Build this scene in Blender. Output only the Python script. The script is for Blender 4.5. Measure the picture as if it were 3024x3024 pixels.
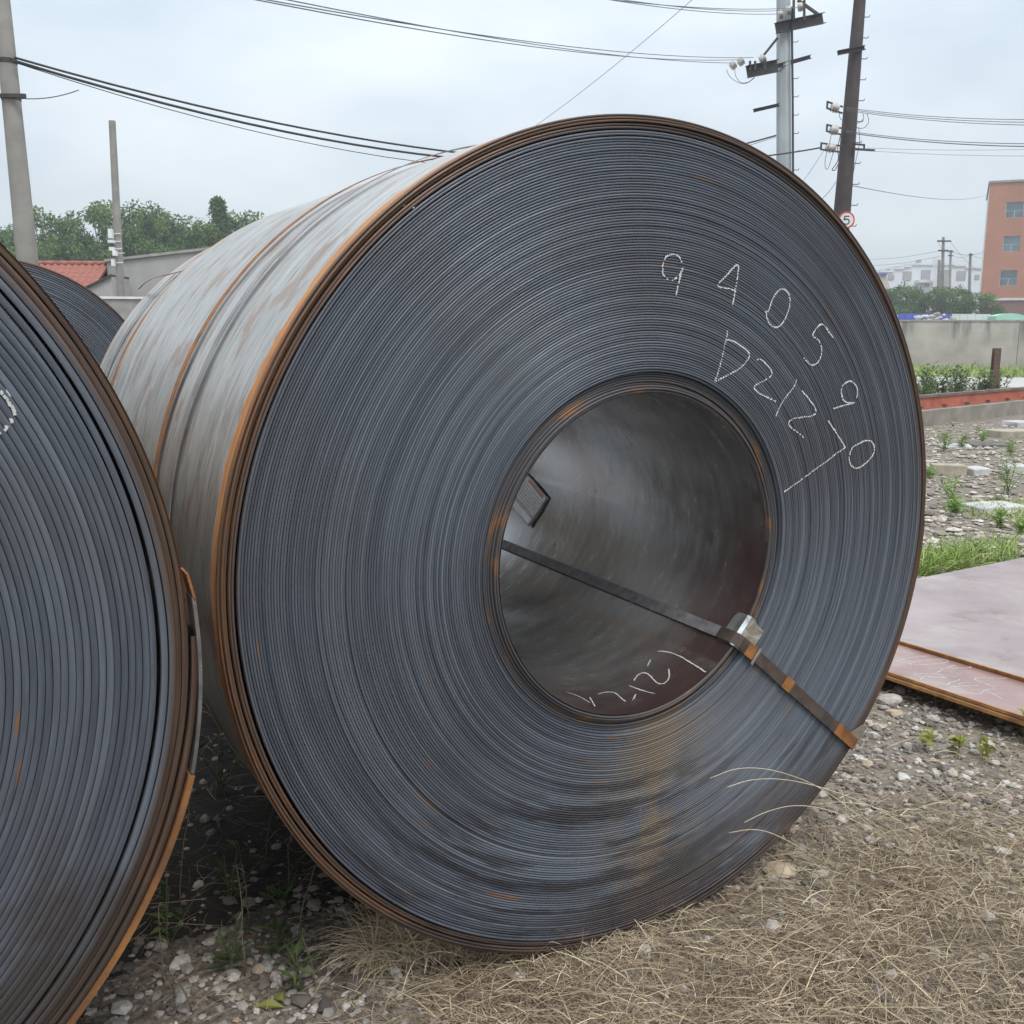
import bpy, math, random
import numpy as np
from mathutils import Vector, Matrix
random.seed(7); rng = np.random.default_rng(7)
for o in list(bpy.data.objects): bpy.data.objects.remove(o)
scene = bpy.context.scene
COL = scene.collection
R_ = math.radians
# ---------------------------------------------------------------- camera
F, PITCH, ROLL, EYE = 2900.0, R_(9.9246), R_(0.3629), 1.4742
cp, sp, cr, sr = math.cos(PITCH), math.sin(PITCH), math.cos(ROLL), math.sin(ROLL)
_r, _u, FW = np.array([1., 0, 0]), np.array([0, sp, cp]), np.array([0, cp, -sp])
RT, UP = cr*_r+sr*_u, -sr*_r+cr*_u
CAMPOS = np.array([0, 0, EYE])
cam = bpy.data.cameras.new('camera'); cam.sensor_width = 36; cam.lens = F/3024*36
cam.clip_start = .05; cam.clip_end = 3000
camo = bpy.data.objects.new('camera', cam); COL.objects.link(camo)
camo.matrix_world = Matrix([[RT[i], UP[i], -FW[i], CAMPOS[i]] for i in range(3)]+[[0, 0, 0, 1]])
scene.camera = camo
# ---------------------------------------------------------------- overcast sky and soft sun
SUN_EL, SUN_AZ = R_(58), R_(150)          # azimuth clockwise from +Y
wd = bpy.data.worlds.new('World'); scene.world = wd; wd.use_nodes = True
nt = wd.node_tree; nt.nodes.clear()
def N(tree, typ, **kw):
    n = tree.nodes.new(typ)
    for k, v in kw.items():
        if k.startswith('i_'): n.inputs[k[2:].replace('_', ' ')].default_value = v
        else: setattr(n, k, v)
    return n
wout = N(nt, 'ShaderNodeOutputWorld'); bg = N(nt, 'ShaderNodeBackground'); bg.inputs[1].default_value = 1
sky = N(nt, 'ShaderNodeTexSky', sky_type='NISHITA', sun_disc=False, sun_elevation=SUN_EL, sun_rotation=SUN_AZ, dust_density=4.0, air_density=1.2)
skm = N(nt, 'ShaderNodeMix', data_type='RGBA', blend_type='MULTIPLY'); skm.inputs[0].default_value = 1; skm.inputs[7].default_value = (.10, .10, .10, 1)
tc = N(nt, 'ShaderNodeTexCoord'); mp = N(nt, 'ShaderNodeMapping'); mp.inputs[3].default_value = (1, 1, 2.6)
nz = N(nt, 'ShaderNodeTexNoise'); nz.inputs['Scale'].default_value = 2.1; nz.inputs['Detail'].default_value = 5; nz.inputs['Roughness'].default_value = .5
rp = N(nt, 'ShaderNodeValToRGB')
rp.color_ramp.elements[0].position = .36; rp.color_ramp.elements[0].color = (.375, .44, .497, 1)
rp.color_ramp.elements[1].position = .64; rp.color_ramp.elements[1].color = (.555, .60, .637, 1)
sx = N(nt, 'ShaderNodeSeparateXYZ'); mr = N(nt, 'ShaderNodeMapRange'); mr.inputs[1].default_value = .0; mr.inputs[2].default_value = 1; mr.inputs[3].default_value = 1; mr.inputs[4].default_value = 2.7
mul = N(nt, 'ShaderNodeMix', data_type='RGBA', blend_type='MULTIPLY'); mul.inputs[0].default_value = 1
mix = N(nt, 'ShaderNodeMix', data_type='RGBA'); mix.inputs[0].default_value = .86
L = nt.links.new
L(sky.outputs[0], skm.inputs[6]); L(tc.outputs['Generated'], mp.inputs[0]); L(mp.outputs[0], nz.inputs[0]); L(nz.outputs[0], rp.inputs[0])
L(tc.outputs['Generated'], sx.inputs[0]); L(sx.outputs[2], mr.inputs[0]); L(rp.outputs[0], mul.inputs[6]); L(mr.outputs[0], mul.inputs[7])
L(skm.outputs[2], mix.inputs[6]); L(mul.outputs[2], mix.inputs[7]); L(mix.outputs[2], bg.inputs[0]); L(bg.outputs[0], wout.inputs[0])
sun = bpy.data.lights.new('sun', 'SUN'); sun.energy = 1.5; sun.angle = R_(22); sun.color = (1, .96, .9)
suno = bpy.data.objects.new('sun', sun); COL.objects.link(suno)
sd = Vector((math.sin(SUN_AZ)*math.cos(SUN_EL), math.cos(SUN_AZ)*math.cos(SUN_EL), math.sin(SUN_EL)))
suno.rotation_euler = sd.to_track_quat('Z', 'Y').to_euler(); suno.location = (0, -5, 20)
vs = scene.view_settings; vs.view_transform = 'Standard'; vs.look = 'None'; vs.exposure = 0.43; vs.gamma = 1
scene.render.engine = 'CYCLES'
scene.cycles.volume_bounces = 0; scene.cycles.max_bounces = 12; scene.cycles.glossy_bounces = 10; scene.cycles.diffuse_bounces = 4; scene.cycles.transmission_bounces = 4

# ---------------------------------------------------------------- helpers
def ray(px, py): return (px-1512)/F*RT-(py-1512)/F*UP+FW
def at(px, py, D):                       # world point of a sight line at depth y = D
    d = ray(px, py); return CAMPOS+d*(D/d[1])
def on_z(px, py, z=0.0):
    d = ray(px, py); return CAMPOS+d*((z-EYE)/d[2])
def tag(o, label=None, cat=None, group=None, kind=None):
    if label: o['label'] = label
    if cat: o['category'] = cat
    if group: o['group'] = group
    if kind: o['kind'] = kind
    return o
def empty(name, loc, rot=(0, 0, 0)):
    o = bpy.data.objects.new(name, None); COL.objects.link(o); o.location = loc; o.rotation_euler = rot
    o.empty_display_size = .1; return o
def mesh_np(name, V, Fc, smooth=False, attrs=None):
    """V (n,3), Fc (m,3|4) int arrays"""
    me = bpy.data.meshes.new(name); V = np.asarray(V, np.float32); Fc = np.asarray(Fc, np.int32)
    k = Fc.shape[1]
    me.vertices.add(len(V)); me.vertices.foreach_set('co', V.ravel())
    me.loops.add(Fc.size); me.loops.foreach_set('vertex_index', Fc.ravel())
    me.polygons.add(len(Fc)); me.polygons.foreach_set('loop_start', np.arange(0, Fc.size, k, dtype=np.int32))
    me.polygons.foreach_set('loop_total', np.full(len(Fc), k, np.int32))
    me.polygons.foreach_set('use_smooth', np.full(len(Fc), smooth, bool))
    for an, av in (attrs or {}).items():
        a = me.attributes.new(an, 'FLOAT', 'POINT'); a.data.foreach_set('value', np.asarray(av, np.float32))
    me.update(calc_edges=True); me.validate(); return me
def link(name, me, mat, parent=None):
    o = bpy.data.objects.new(name, me); COL.objects.link(o)
    if mat is not None and not me.materials: me.materials.append(mat)
    if parent is not None: o.parent = parent
    return o
class MB:
    def __init__(s): s.v = []; s.f = []
    def quad(s, a, b, c, d):
        i = len(s.v); s.v += [tuple(a), tuple(b), tuple(c), tuple(d)]; s.f.append((i, i+1, i+2, i+3)); return s
    def poly(s, pts):
        i = len(s.v); s.v += [tuple(p) for p in pts]; s.f.append(tuple(range(i, i+len(pts)))); return s
    def hexa(s, c):       # 8 corners: bottom 4 ccw, top 4 ccw
        i = len(s.v); s.v += [tuple(p) for p in c]
        s.f += [tuple(i+j for j in q) for q in ((3, 2, 1, 0), (4, 5, 6, 7), (0, 1, 5, 4), (1, 2, 6, 5), (2, 3, 7, 6), (3, 0, 4, 7))]; return s
    def box(s, x0, x1, y0, y1, z0, z1):
        return s.hexa([(x0, y0, z0), (x1, y0, z0), (x1, y1, z0), (x0, y1, z0), (x0, y0, z1), (x1, y0, z1), (x1, y1, z1), (x0, y1, z1)])
    def obox(s, c, ax, ay, az, hx, hy, hz):
        c, ax, ay, az = [np.asarray(q, float) for q in (c, ax, ay, az)]
        P = [c+ax*hx*i+ay*hy*j+az*hz*k for k in (-1, 1) for i, j in ((-1, -1), (1, -1), (1, 1), (-1, 1))]
        return s.hexa(P)
    def bar(s, p0, p1, w, h, up=(0, 0, 1)):
        p0 = np.asarray(p0, float); p1 = np.asarray(p1, float); d = p1-p0; l = np.linalg.norm(d); d /= l
        u = np.asarray(up, float); x = np.cross(d, u); x /= np.linalg.norm(x)+1e-9; u = np.cross(x, d)
        return s.obox((p0+p1)/2, d, x, u, l/2, w/2, h/2)
    def tube(s, pts, rad, n=8, cap=True):
        pts = [np.asarray(p, float) for p in pts]; m = len(pts)
        rad = [rad]*m if np.isscalar(rad) else rad
        base = len(s.v); pu = None
        for i, p in enumerate(pts):
            d = pts[min(i+1, m-1)]-pts[max(i-1, 0)]; d /= np.linalg.norm(d)+1e-12
            if pu is None: pu = np.array([0, 0, 1.]) if abs(d[2]) < .9 else np.array([1., 0, 0])
            x = np.cross(d, pu); x /= np.linalg.norm(x)+1e-12; pu = np.cross(x, d)
            for k in range(n):
                a = 2*math.pi*k/n; s.v.append(tuple(p+(x*math.cos(a)+pu*math.sin(a))*rad[i]))
        for i in range(m-1):
            for k in range(n):
                a = base+i*n+k; b = base+i*n+(k+1) % n; s.f.append((a, b, b+n, a+n))
        if cap:
            s.f.append(tuple(base+k for k in reversed(range(n)))); s.f.append(tuple(base+(m-1)*n+k for k in range(n)))
        return s
    def build(s, name, mat, parent=None, smooth=False, local=False):
        me = bpy.data.meshes.new(name); V = s.v
        if parent is not None and not local:
            q = parent.location
            pp = parent.parent
            while pp is not None: q = q+pp.location; pp = pp.parent
            V = [(v[0]-q[0], v[1]-q[1], v[2]-q[2]) for v in s.v]
        me.from_pydata(V, [], s.f)
        if smooth: me.polygons.foreach_set('use_smooth', [True]*len(me.polygons))
        me.update(); return link(name, me, mat, parent)
def root_mesh(mb, name, mat, loc, smooth=False):       # one-mesh thing with its origin at loc
    e = Vector(tuple(loc)); me = bpy.data.meshes.new(name)
    me.from_pydata([(v[0]-e[0], v[1]-e[1], v[2]-e[2]) for v in mb.v], [], mb.f)
    if smooth: me.polygons.foreach_set('use_smooth', [True]*len(me.polygons))
    me.update(); o = link(name, me, mat); o.location = e; return o
def copy_tree(o, parent=None):
    c = o.copy(); COL.objects.link(c); c.parent = parent
    for ch in o.children: copy_tree(ch, c)
    return c

# ---------------------------------------------------------------- materials
def mat(name): 
    m = bpy.data.materials.new(name); m.use_nodes = True; t = m.node_tree
    return m, t, t.nodes['Principled BSDF']
def ramp(t, fac, stops):
    r = N(t, 'ShaderNodeValToRGB'); e = r.color_ramp.elements
    while len(e) < len(stops): e.new(.5)
    for q, (p, c) in zip(e, stops): q.position = p; q.color = (*c, 1) if len(c) == 3 else c
    t.links.new(fac, r.inputs[0]); return r.outputs[0]
def noise(t, vec, scale, detail=4, rough=.55, dist=0):
    n = N(t, 'ShaderNodeTexNoise'); n.inputs['Scale'].default_value = scale; n.inputs['Detail'].default_value = detail
    n.inputs['Roughness'].default_value = rough; n.inputs['Distortion'].default_value = dist
    if vec is not None: t.links.new(vec, n.inputs[0])
    return n.outputs[0]
def mixc(t, fac, a, b, mode='MIX'):
    m = N(t, 'ShaderNodeMix', data_type='RGBA', blend_type=mode)
    for sock, v in ((m.inputs[0], fac), (m.inputs[6], a), (m.inputs[7], b)):
        if hasattr(v, 'links'): t.links.new(v, sock)
        elif isinstance(v, (int, float)): sock.default_value = v
        else: sock.default_value = (*v, 1)
    return m.outputs[2]
def math_(t, op, a, b=None, c=None, clamp=False):
    m = N(t, 'ShaderNodeMath', operation=op, use_clamp=clamp)
    for sock, v in zip(m.inputs, (a, b, c)):
        if v is None: continue
        if hasattr(v, 'links'): t.links.new(v, sock)
        else: sock.default_value = v
    return m.outputs[0]
def mapr(t, v, a, b, c=0., d=1., smooth=True):
    m = N(t, 'ShaderNodeMapRange', interpolation_type='SMOOTHSTEP' if smooth else 'LINEAR')
    t.links.new(v, m.inputs[0])
    for i, q in enumerate((a, b, c, d)): m.inputs[i+1].default_value = q
    return m.outputs[0]
def bump(t, bs, h, strength=.3, dist=.01):
    b = N(t, 'ShaderNodeBump'); b.inputs['Strength'].default_value = strength; b.inputs['Distance'].default_value = dist
    t.links.new(h, b.inputs['Height']); t.links.new(b.outputs[0], bs.inputs['Normal'])
def obj_xyz(t, scale=None):
    c = N(t, 'ShaderNodeTexCoord'); v = c.outputs['Object']
    if scale:
        m = N(t, 'ShaderNodeMapping'); m.inputs[3].default_value = scale; t.links.new(v, m.inputs[0]); v = m.outputs[0]
    return v
def attr(t, name):
    a = N(t, 'ShaderNodeAttribute', attribute_name=name); return a.outputs['Fac']
def simple(name, c0, c1, rough=.7, scale=4., metal=0., bmp=0., vec_scale=None, spec=.5, detail=5):
    m, t, b = mat(name); v = obj_xyz(t, vec_scale); n = noise(t, v, scale, detail)
    t.links.new(ramp(t, n, [(.3, c0), (.7, c1)]), b.inputs['Base Color'])
    b.inputs['Roughness'].default_value = rough; b.inputs['Metallic'].default_value = metal
    b.inputs['Specular IOR Level'].default_value = spec
    if bmp: bump(t, b, noise(t, v, scale*6, 4), bmp, .01)
    return m
def polar(t, RC):
    """local coords of a coil -> radius, unit x, unit z, axial y (coil centre at z=RC)"""
    s = N(t, 'ShaderNodeSeparateXYZ'); t.links.new(obj_xyz(t), s.inputs[0])
    x, y, z = s.outputs; z = math_(t, 'SUBTRACT', z, RC)
    r = math_(t, 'SQRT', math_(t, 'ADD', math_(t, 'MULTIPLY', x, x), math_(t, 'MULTIPLY', z, z)))
    return x, y, z, r, math_(t, 'DIVIDE', x, r), math_(t, 'DIVIDE', z, r)
def comb(t, a, b, c):
    m = N(t, 'ShaderNodeCombineXYZ')
    for sock, v in zip(m.inputs, (a, b, c)):
        if hasattr(v, 'links'): t.links.new(v, sock)
        else: sock.default_value = v
    return m.outputs[0]
ORANGE, RUST, DKRUST = (.40, .15, .035), (.20, .085, .035), (.085, .048, .03)
def edge_mat(name, RC, rb, t_wrap, rim, dirt, bright=1.):
    """wound strip edges: blue-grey sheared steel, rusty rim, scattered rust streaks along the wraps"""
    m, t, b = mat(name); x, y, z, r, ux, uz = polar(t, RC)
    along = comb(t, math_(t, 'MULTIPLY', ux, 2.2), math_(t, 'MULTIPLY', r, .9/t_wrap), math_(t, 'MULTIPLY', uz, 2.2))
    n1 = noise(t, along, 1.0, 4, .6)
    fine = comb(t, math_(t, 'MULTIPLY', ux, 14), math_(t, 'MULTIPLY', r, 2.2/t_wrap), math_(t, 'MULTIPLY', uz, 14))
    n2 = noise(t, fine, 1.0, 3, .6)
    col = ramp(t, n1, [(.25, (.052, .062, .083)), (.5, (.080, .094, .120)), (.75, (.124, .143, .176))])
    col = mixc(t, mapr(t, n2, .35, .7, 0, .45), col, (.050, .052, .062))
    tone = attr(t, 'tone')
    col = mixc(t, mapr(t, tone, 0, 1, 0, .6*bright, False), col, (.215, .235, .27))
    big = noise(t, obj_xyz(t), 2.2, 3)
    col = mixc(t, mapr(t, big, .42, .72, 0, .5), col, (.075, .069, .07))
    # short rust streaks that follow single wraps
    st = comb(t, math_(t, 'MULTIPLY', ux, 3.4), math_(t, 'MULTIPLY', r, .42/t_wrap), math_(t, 'MULTIPLY', uz, 3.4))
    ns = noise(t, st, 1.0, 2, .45)
    low = mapr(t, math_(t, 'ADD', z, math_(t, 'MULTIPLY', x, .25)), .25, -.75, 0, .07)
    col = mixc(t, mapr(t, math_(t, 'ADD', ns, low), .75, .80, 0, .75), col, (.24, .11, .042))
    # rim
    rn = math_(t, 'ADD', r, math_(t, 'MULTIPLY', math_(t, 'SUBTRACT', n1, .5), .02))
    rimc = ramp(t, math_(t, 'ADD', noise(t, along, 2.3, 5, .65), mapr(t, ux, .2, -.85, 0., .13)), [(.30, (.035, .026, .022)), (.5, DKRUST), (.64, (.12, .07, .042)), (.74, RUST), (.82, ORANGE)])
    col = mixc(t, mapr(t, rn, RC-rim-.012, RC-rim+.012, 0, .93), col, rimc)
    # bore rim, patchy
    inn = mapr(t, rn, rb+.045, rb+.035, 0, 1)
    pa = noise(t, comb(t, math_(t, 'MULTIPLY', ux, 5), math_(t, 'MULTIPLY', r, 40), math_(t, 'MULTIPLY', uz, 5)), 1.0, 3, .5)
    innc = ramp(t, pa, [(.45, (.075, .07, .075)), (.6, (.105, .075, .06)), (.72, (.27, .125, .045))])
    col = mixc(t, math_(t, 'MULTIPLY', inn, .85), col, innc)
    if dirt:   # mud and rust wash that ran down below the bore
        gx = math_(t, 'MULTIPLY', math_(t, 'SUBTRACT', x, .06), 1/.12)
        g = math_(t, 'POWER', 2.718, math_(t, 'MULTIPLY', math_(t, 'MULTIPLY', gx, gx), -1.))
        g = math_(t, 'MULTIPLY', g, mapr(t, z, -.36, -.44)); g = math_(t, 'MULTIPLY', g, mapr(t, noise(t, obj_xyz(t, (5, 1, 2.2)), 2.2, 5, .6), .36, .54))
        col = mixc(t, math_(t, 'MULTIPLY', g, .72), col, (.20, .14, .08))
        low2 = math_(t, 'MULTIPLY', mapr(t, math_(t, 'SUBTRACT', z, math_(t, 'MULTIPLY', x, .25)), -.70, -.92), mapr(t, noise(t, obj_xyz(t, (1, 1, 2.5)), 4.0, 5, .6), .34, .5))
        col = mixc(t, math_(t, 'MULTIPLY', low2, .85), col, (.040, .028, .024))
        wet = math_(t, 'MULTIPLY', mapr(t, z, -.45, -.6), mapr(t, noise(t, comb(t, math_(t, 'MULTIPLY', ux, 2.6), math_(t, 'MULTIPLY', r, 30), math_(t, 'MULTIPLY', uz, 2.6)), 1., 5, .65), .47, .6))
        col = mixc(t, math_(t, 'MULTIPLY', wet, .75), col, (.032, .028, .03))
    else:
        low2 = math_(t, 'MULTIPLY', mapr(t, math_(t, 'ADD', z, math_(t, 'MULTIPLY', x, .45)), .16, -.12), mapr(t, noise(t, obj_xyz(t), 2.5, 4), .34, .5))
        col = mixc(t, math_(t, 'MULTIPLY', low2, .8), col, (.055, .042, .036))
    t.links.new(col, b.inputs['Base Color']); b.inputs['Metallic'].default_value = .25
    t.links.new(mapr(t, n1, .3, .7, .34, .52), b.inputs['Roughness'])
    bump(t, b, n2, .25, .002)
    return m
def outer_mat(name, RC, LEN):
    m, t, b = mat(name); x, y, z, r, ux, uz = polar(t, RC)
    v = comb(t, math_(t, 'MULTIPLY', ux, 3.), math_(t, 'MULTIPLY', y, 26), math_(t, 'MULTIPLY', uz, 3.))
    n1 = noise(t, v, 1., 6, .62); n2 = noise(t, comb(t, math_(t, 'MULTIPLY', ux, 9.), math_(t, 'MULTIPLY', y, 60), math_(t, 'MULTIPLY', uz, 9.)), 1., 5, .65)
    col = ramp(t, n1, [(.3, (.35, .325, .295)), (.5, (.49, .47, .44)), (.7, (.60, .585, .56))])
    col = mixc(t, mapr(t, n2, .48, .64, 0, .75), col, (.30, .235, .19))
    pat = noise(t, comb(t, math_(t, 'MULTIPLY', ux, 6.), math_(t, 'MULTIPLY', y, 9), math_(t, 'MULTIPLY', uz, 6.)), 1., 4, .55)
    col = mixc(t, mapr(t, pat, .58, .66, 0, .7), col, (.34, .19, .11))
    e = math_(t, 'ADD', y, math_(t, 'MULTIPLY', math_(t, 'SUBTRACT', noise(t, comb(t, math_(t, 'MULTIPLY', ux, 9.), math_(t, 'MULTIPLY', y, 20), math_(t, 'MULTIPLY', uz, 9.)), 1., 4, .6), .5), .055))
    rm = math_(t, 'MAXIMUM', mapr(t, e, .058, .044), mapr(t, e, LEN-.022, LEN-.012))
    rc = ramp(t, n2, [(.3, (.27, .10, .03)), (.55, (.48, .19, .04)), (.75, (.58, .26, .07))])
    col = mixc(t, math_(t, 'MULTIPLY', rm, .95), col, rc)
    t.links.new(col, b.inputs['Base Color'])
    t.links.new(math_(t, 'MULTIPLY', math_(t, 'SUBTRACT', 1., rm), .8), b.inputs['Metallic'])
    t.links.new(math_(t, 'ADD', mapr(t, n1, .3, .75, .28, .44), math_(t, 'MULTIPLY', rm, .42)), b.inputs['Roughness'])
    bump(t, b, n1, .12, .004)
    return m
def bore_mat(name, RC):
    m, t, b = mat(name); x, y, z, r, ux, uz = polar(t, RC)
    v = comb(t, math_(t, 'MULTIPLY', ux, 3.), math_(t, 'MULTIPLY', y, 24), math_(t, 'MULTIPLY', uz, 3.))
    n1 = noise(t, v, 1., 6, .65); n2 = noise(t, comb(t, math_(t, 'MULTIPLY', ux, 2.), math_(t, 'MULTIPLY', y, 7), math_(t, 'MULTIPLY', uz, 2.)), 1., 5, .6)
    col = ramp(t, n1, [(.3, (.40, .40, .405)), (.55, (.56, .555, .55)), (.75, (.72, .71, .69))])
    col = mixc(t, mapr(t, n2, .60, .70, 0, .6), col, (.15, .11, .09))
    yy = math_(t, 'ADD', y, math_(t, 'MULTIPLY', math_(t, 'SUBTRACT', n2, .5), .35))
    tint = math_(t, 'MULTIPLY', mapr(t, yy, .34, .02), mapr(t, uz, .45, -.2))
    col = mixc(t, math_(t, 'MULTIPLY', tint, .9), col, (.22, .115, .105))
    sc = math_(t, 'ABSOLUTE', math_(t, 'SUBTRACT', uz, -.80))
    scr = math_(t, 'MULTIPLY', mapr(t, sc, .035, .008), mapr(t, noise(t, obj_xyz(t), 30., 5), .35, .6))
    col = mixc(t, math_(t, 'MULTIPLY', scr, .7), col, (.52, .45, .36))
    t.links.new(col, b.inputs['Base Color']); b.inputs['Metallic'].default_value = .85
    t.links.new(mapr(t, n1, .3, .75, .16, .30), b.inputs['Roughness']); bump(t, b, n1, .12, .004)
    return m
M_strap = simple('strap_steel', (.055, .042, .038), (.13, .095, .08), .6, 25, .35, .2)
M_straplight = simple('strap_scale', (.19, .18, .19), (.38, .37, .38), .5, 40, .5, .2)
M_strapor = simple('strap_rust', (.15, .06, .022), (.36, .145, .04), .75, 22, .1, .3)
M_galv = simple('galvanised_sheet', (.62, .62, .60), (.82, .82, .80), .26, 30, .95, .15)
M_chalk = simple('chalk', (.42, .42, .42), (.74, .74, .73), .95, 60)
M_rusty = simple('rusty_steel', (.075, .045, .032), (.17, .085, .05), .75, 9, .2, .3)
M_platee = simple('flame_cut_edge', (.30, .12, .03), (.58, .30, .09), .75, 14, .1, .3)
M_conc = simple('concrete', (.24, .23, .215), (.36, .35, .33), .9, 3, 0, .3)
M_poleC = simple('pole_concrete', (.21, .20, .185), (.31, .295, .27), .9, 2.0, 0, .25, (1, 1, 1.2))
M_poleS = simple('pole_steel', (.045, .034, .034), (.085, .062, .060), .6, 2.5, .4, .15)
M_poleG = simple('pole_paint', (.30, .34, .36), (.42, .46, .48), .55, 1.5, .1, .1, (1, 1, .5))
M_dark = simple('dark_iron', (.035, .032, .033), (.075, .065, .062), .65, 12, .3)
M_porc = simple('porcelain', (.45, .42, .38), (.68, .66, .62), .3, 10)
M_cable = simple('cable_sheath', (.018, .018, .02), (.035, .035, .038), .6, 8)
M_wire = simple('bare_wire', (.12, .125, .13), (.2, .205, .21), .5, 8, .5)
M_white = simple('white_paint', (.62, .63, .63), (.78, .78, .77), .6, 5)
M_red = simple('sign_red', (.50, .05, .05), (.62, .09, .08), .5, 8)
M_black = simple('sign_black', (.02, .02, .025), (.045, .045, .05), .5, 8)

# ---------------------------------------------------------------- ground, road
def ground_mat():
    m, t, b = mat('ground_dirt'); v = obj_xyz(t)
    n1 = noise(t, v, .35, 6, .6); n2 = noise(t, v, 14, 6, .65)
    vo = N(t, 'ShaderNodeTexVoronoi'); vo.inputs['Scale'].default_value = 38; t.links.new(v, vo.inputs[0])
    col = ramp(t, n2, [(.3, (.085, .07, .055)), (.5, (.18, .15, .12)), (.72, (.33, .285, .235))])
    col = mixc(t, mapr(t, n1, .45, .65, 0, .55), col, (.29, .25, .205))
    col = mixc(t, .35, col, ramp(t, N2 := noise(t, v, 70, 2), [(.35, (.07, .058, .046)), (.65, (.37, .32, .265))]))
    t.links.new(col, b.inputs['Base Color']); b.inputs['Roughness'].default_value = .95
    bump(t, b, math_(t, 'ADD', n2, math_(t, 'MULTIPLY', vo.outputs[0], .6)), .8, .03)
    return m
M_ground = ground_mat()
g = MB(); g.quad((-900, -400, 0), (900, -400, 0), (900, 1400, 0), (-900, 1400, 0))
tag(g.build('ground', M_ground), kind='structure')
wall_dir = np.array([.985, -.17, 0])
M_road = simple('pale_concrete_road', (.36, .345, .315), (.50, .485, .45), .9, .8, 0, .3)
g = MB(); a, b_ = np.array([-40., 30, 0]), np.array([90., 30, 0])
g.quad((-60, 37, .004), (120, 29, .004), (120, 38, .004), (-60, 48, .004))
tag(g.build('road', M_road), kind='structure')

# ---------------------------------------------------------------- steel coils
def spiral_face(R, rb, Nw, seg, K, jit, gaps, seed, deep=.012, crown=.0012):
    """Front edge of a wound strip as one continuous spiral ribbon; gaps: {wrap: (width, theta0, spread)}"""
    rg = np.random.default_rng(seed)
    t = (R-rb)/Nw; S = Nw*seg+1; s = np.arange(S); turn = s/seg; th = 2*math.pi*(s % seg)/seg
    kf = np.array([0, .065, .2, .5, .8, .935, 1.]) if K == 6 else np.array([0, .03, .05, .075, .5, .925, .95, .97, 1.])
    kd = np.array([deep, crown*1.3, crown*.5, 0, crown*.5, crown*1.3, deep]) if K == 6 else np.array([deep, crown*1.6, crown*.7, crown*.3, 0, crown*.3, crown*.7, crown*1.6, deep])
    r0 = rb+t*turn
    for w, (gw, t0, sprd) in gaps.items():
        prof = .35+.65*np.exp(-((np.angle(np.exp(1j*(th-t0))))/sprd)**2)
        ramp_ = np.clip((turn-w)/.2, 0, 1)
        fade = np.clip((Nw-turn)/(Nw-w), 0, 1)*.0+1
        r0 = r0+gw*prof*ramp_*fade
    # axial jitter, smooth along the strip and independent wrap to wrap
    kn = rg.normal(0, 1, Nw*5+8)*np.where(rg.random(Nw*5+8) < .08, 2.0, 1.); jt = np.interp(turn*5, np.arange(len(kn)), kn)
    amp = np.interp(turn, [0, 3, 7, 9, Nw-8, Nw-5, Nw], jit)
    y0 = jt*amp
    wr = np.floor(turn).astype(int)
    inner_drop = np.interp(turn, [0, 1, 2.2, 3, 7.5, 8.3, Nw], [.004, 0, .006, .014, .013, 0, 0]) if Nw > 80 else 0
    y0 = y0+inner_drop
    tn = rg.random(Nw*3+8)**2.2; tone = np.interp(turn*3, np.arange(len(tn)), tn)
    rr = r0[:, None]+t*kf[None, :]*.985
    V = np.stack([rr*np.cos(th)[:, None], (y0[:, None]+kd[None, :]), R+rr*np.sin(th)[:, None]], -1)
    # tilt of every wrap edge, so each catches the light differently
    tl = np.interp(turn*4, np.arange(Nw*4+8), rg.normal(0, .0006, Nw*4+8)); V[:, :, 1] += tl[:, None]*(kf[None, :]-.5)
    nk = len(kf); idx = (s[:-1, None]*nk+np.arange(nk-1)[None, :])
    Fc = np.stack([idx, idx+1, idx+nk+1, idx+nk], -1).reshape(-1, 4)
    return V.reshape(-1, 3), Fc, np.repeat(tone, nk), r0[-seg:]+t, th[-seg:]
def tube_grid(rad, ths, ys, R, inward=False):
    n, m = len(ths), len(ys)
    V = np.stack([np.repeat(rad*np.cos(ths), m), np.tile(ys, n), R+np.repeat(rad*np.sin(ths), m)], -1)
    i = np.arange(n)[:, None]; j = np.arange(m-1)[None, :]; i2 = (i+1) % n
    q = np.stack([i*m+j, i*m+j+1, i2*m+j+1, i2*m+j], -1).reshape(-1, 4)
    return V, (q if inward else q[:, ::-1])
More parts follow.
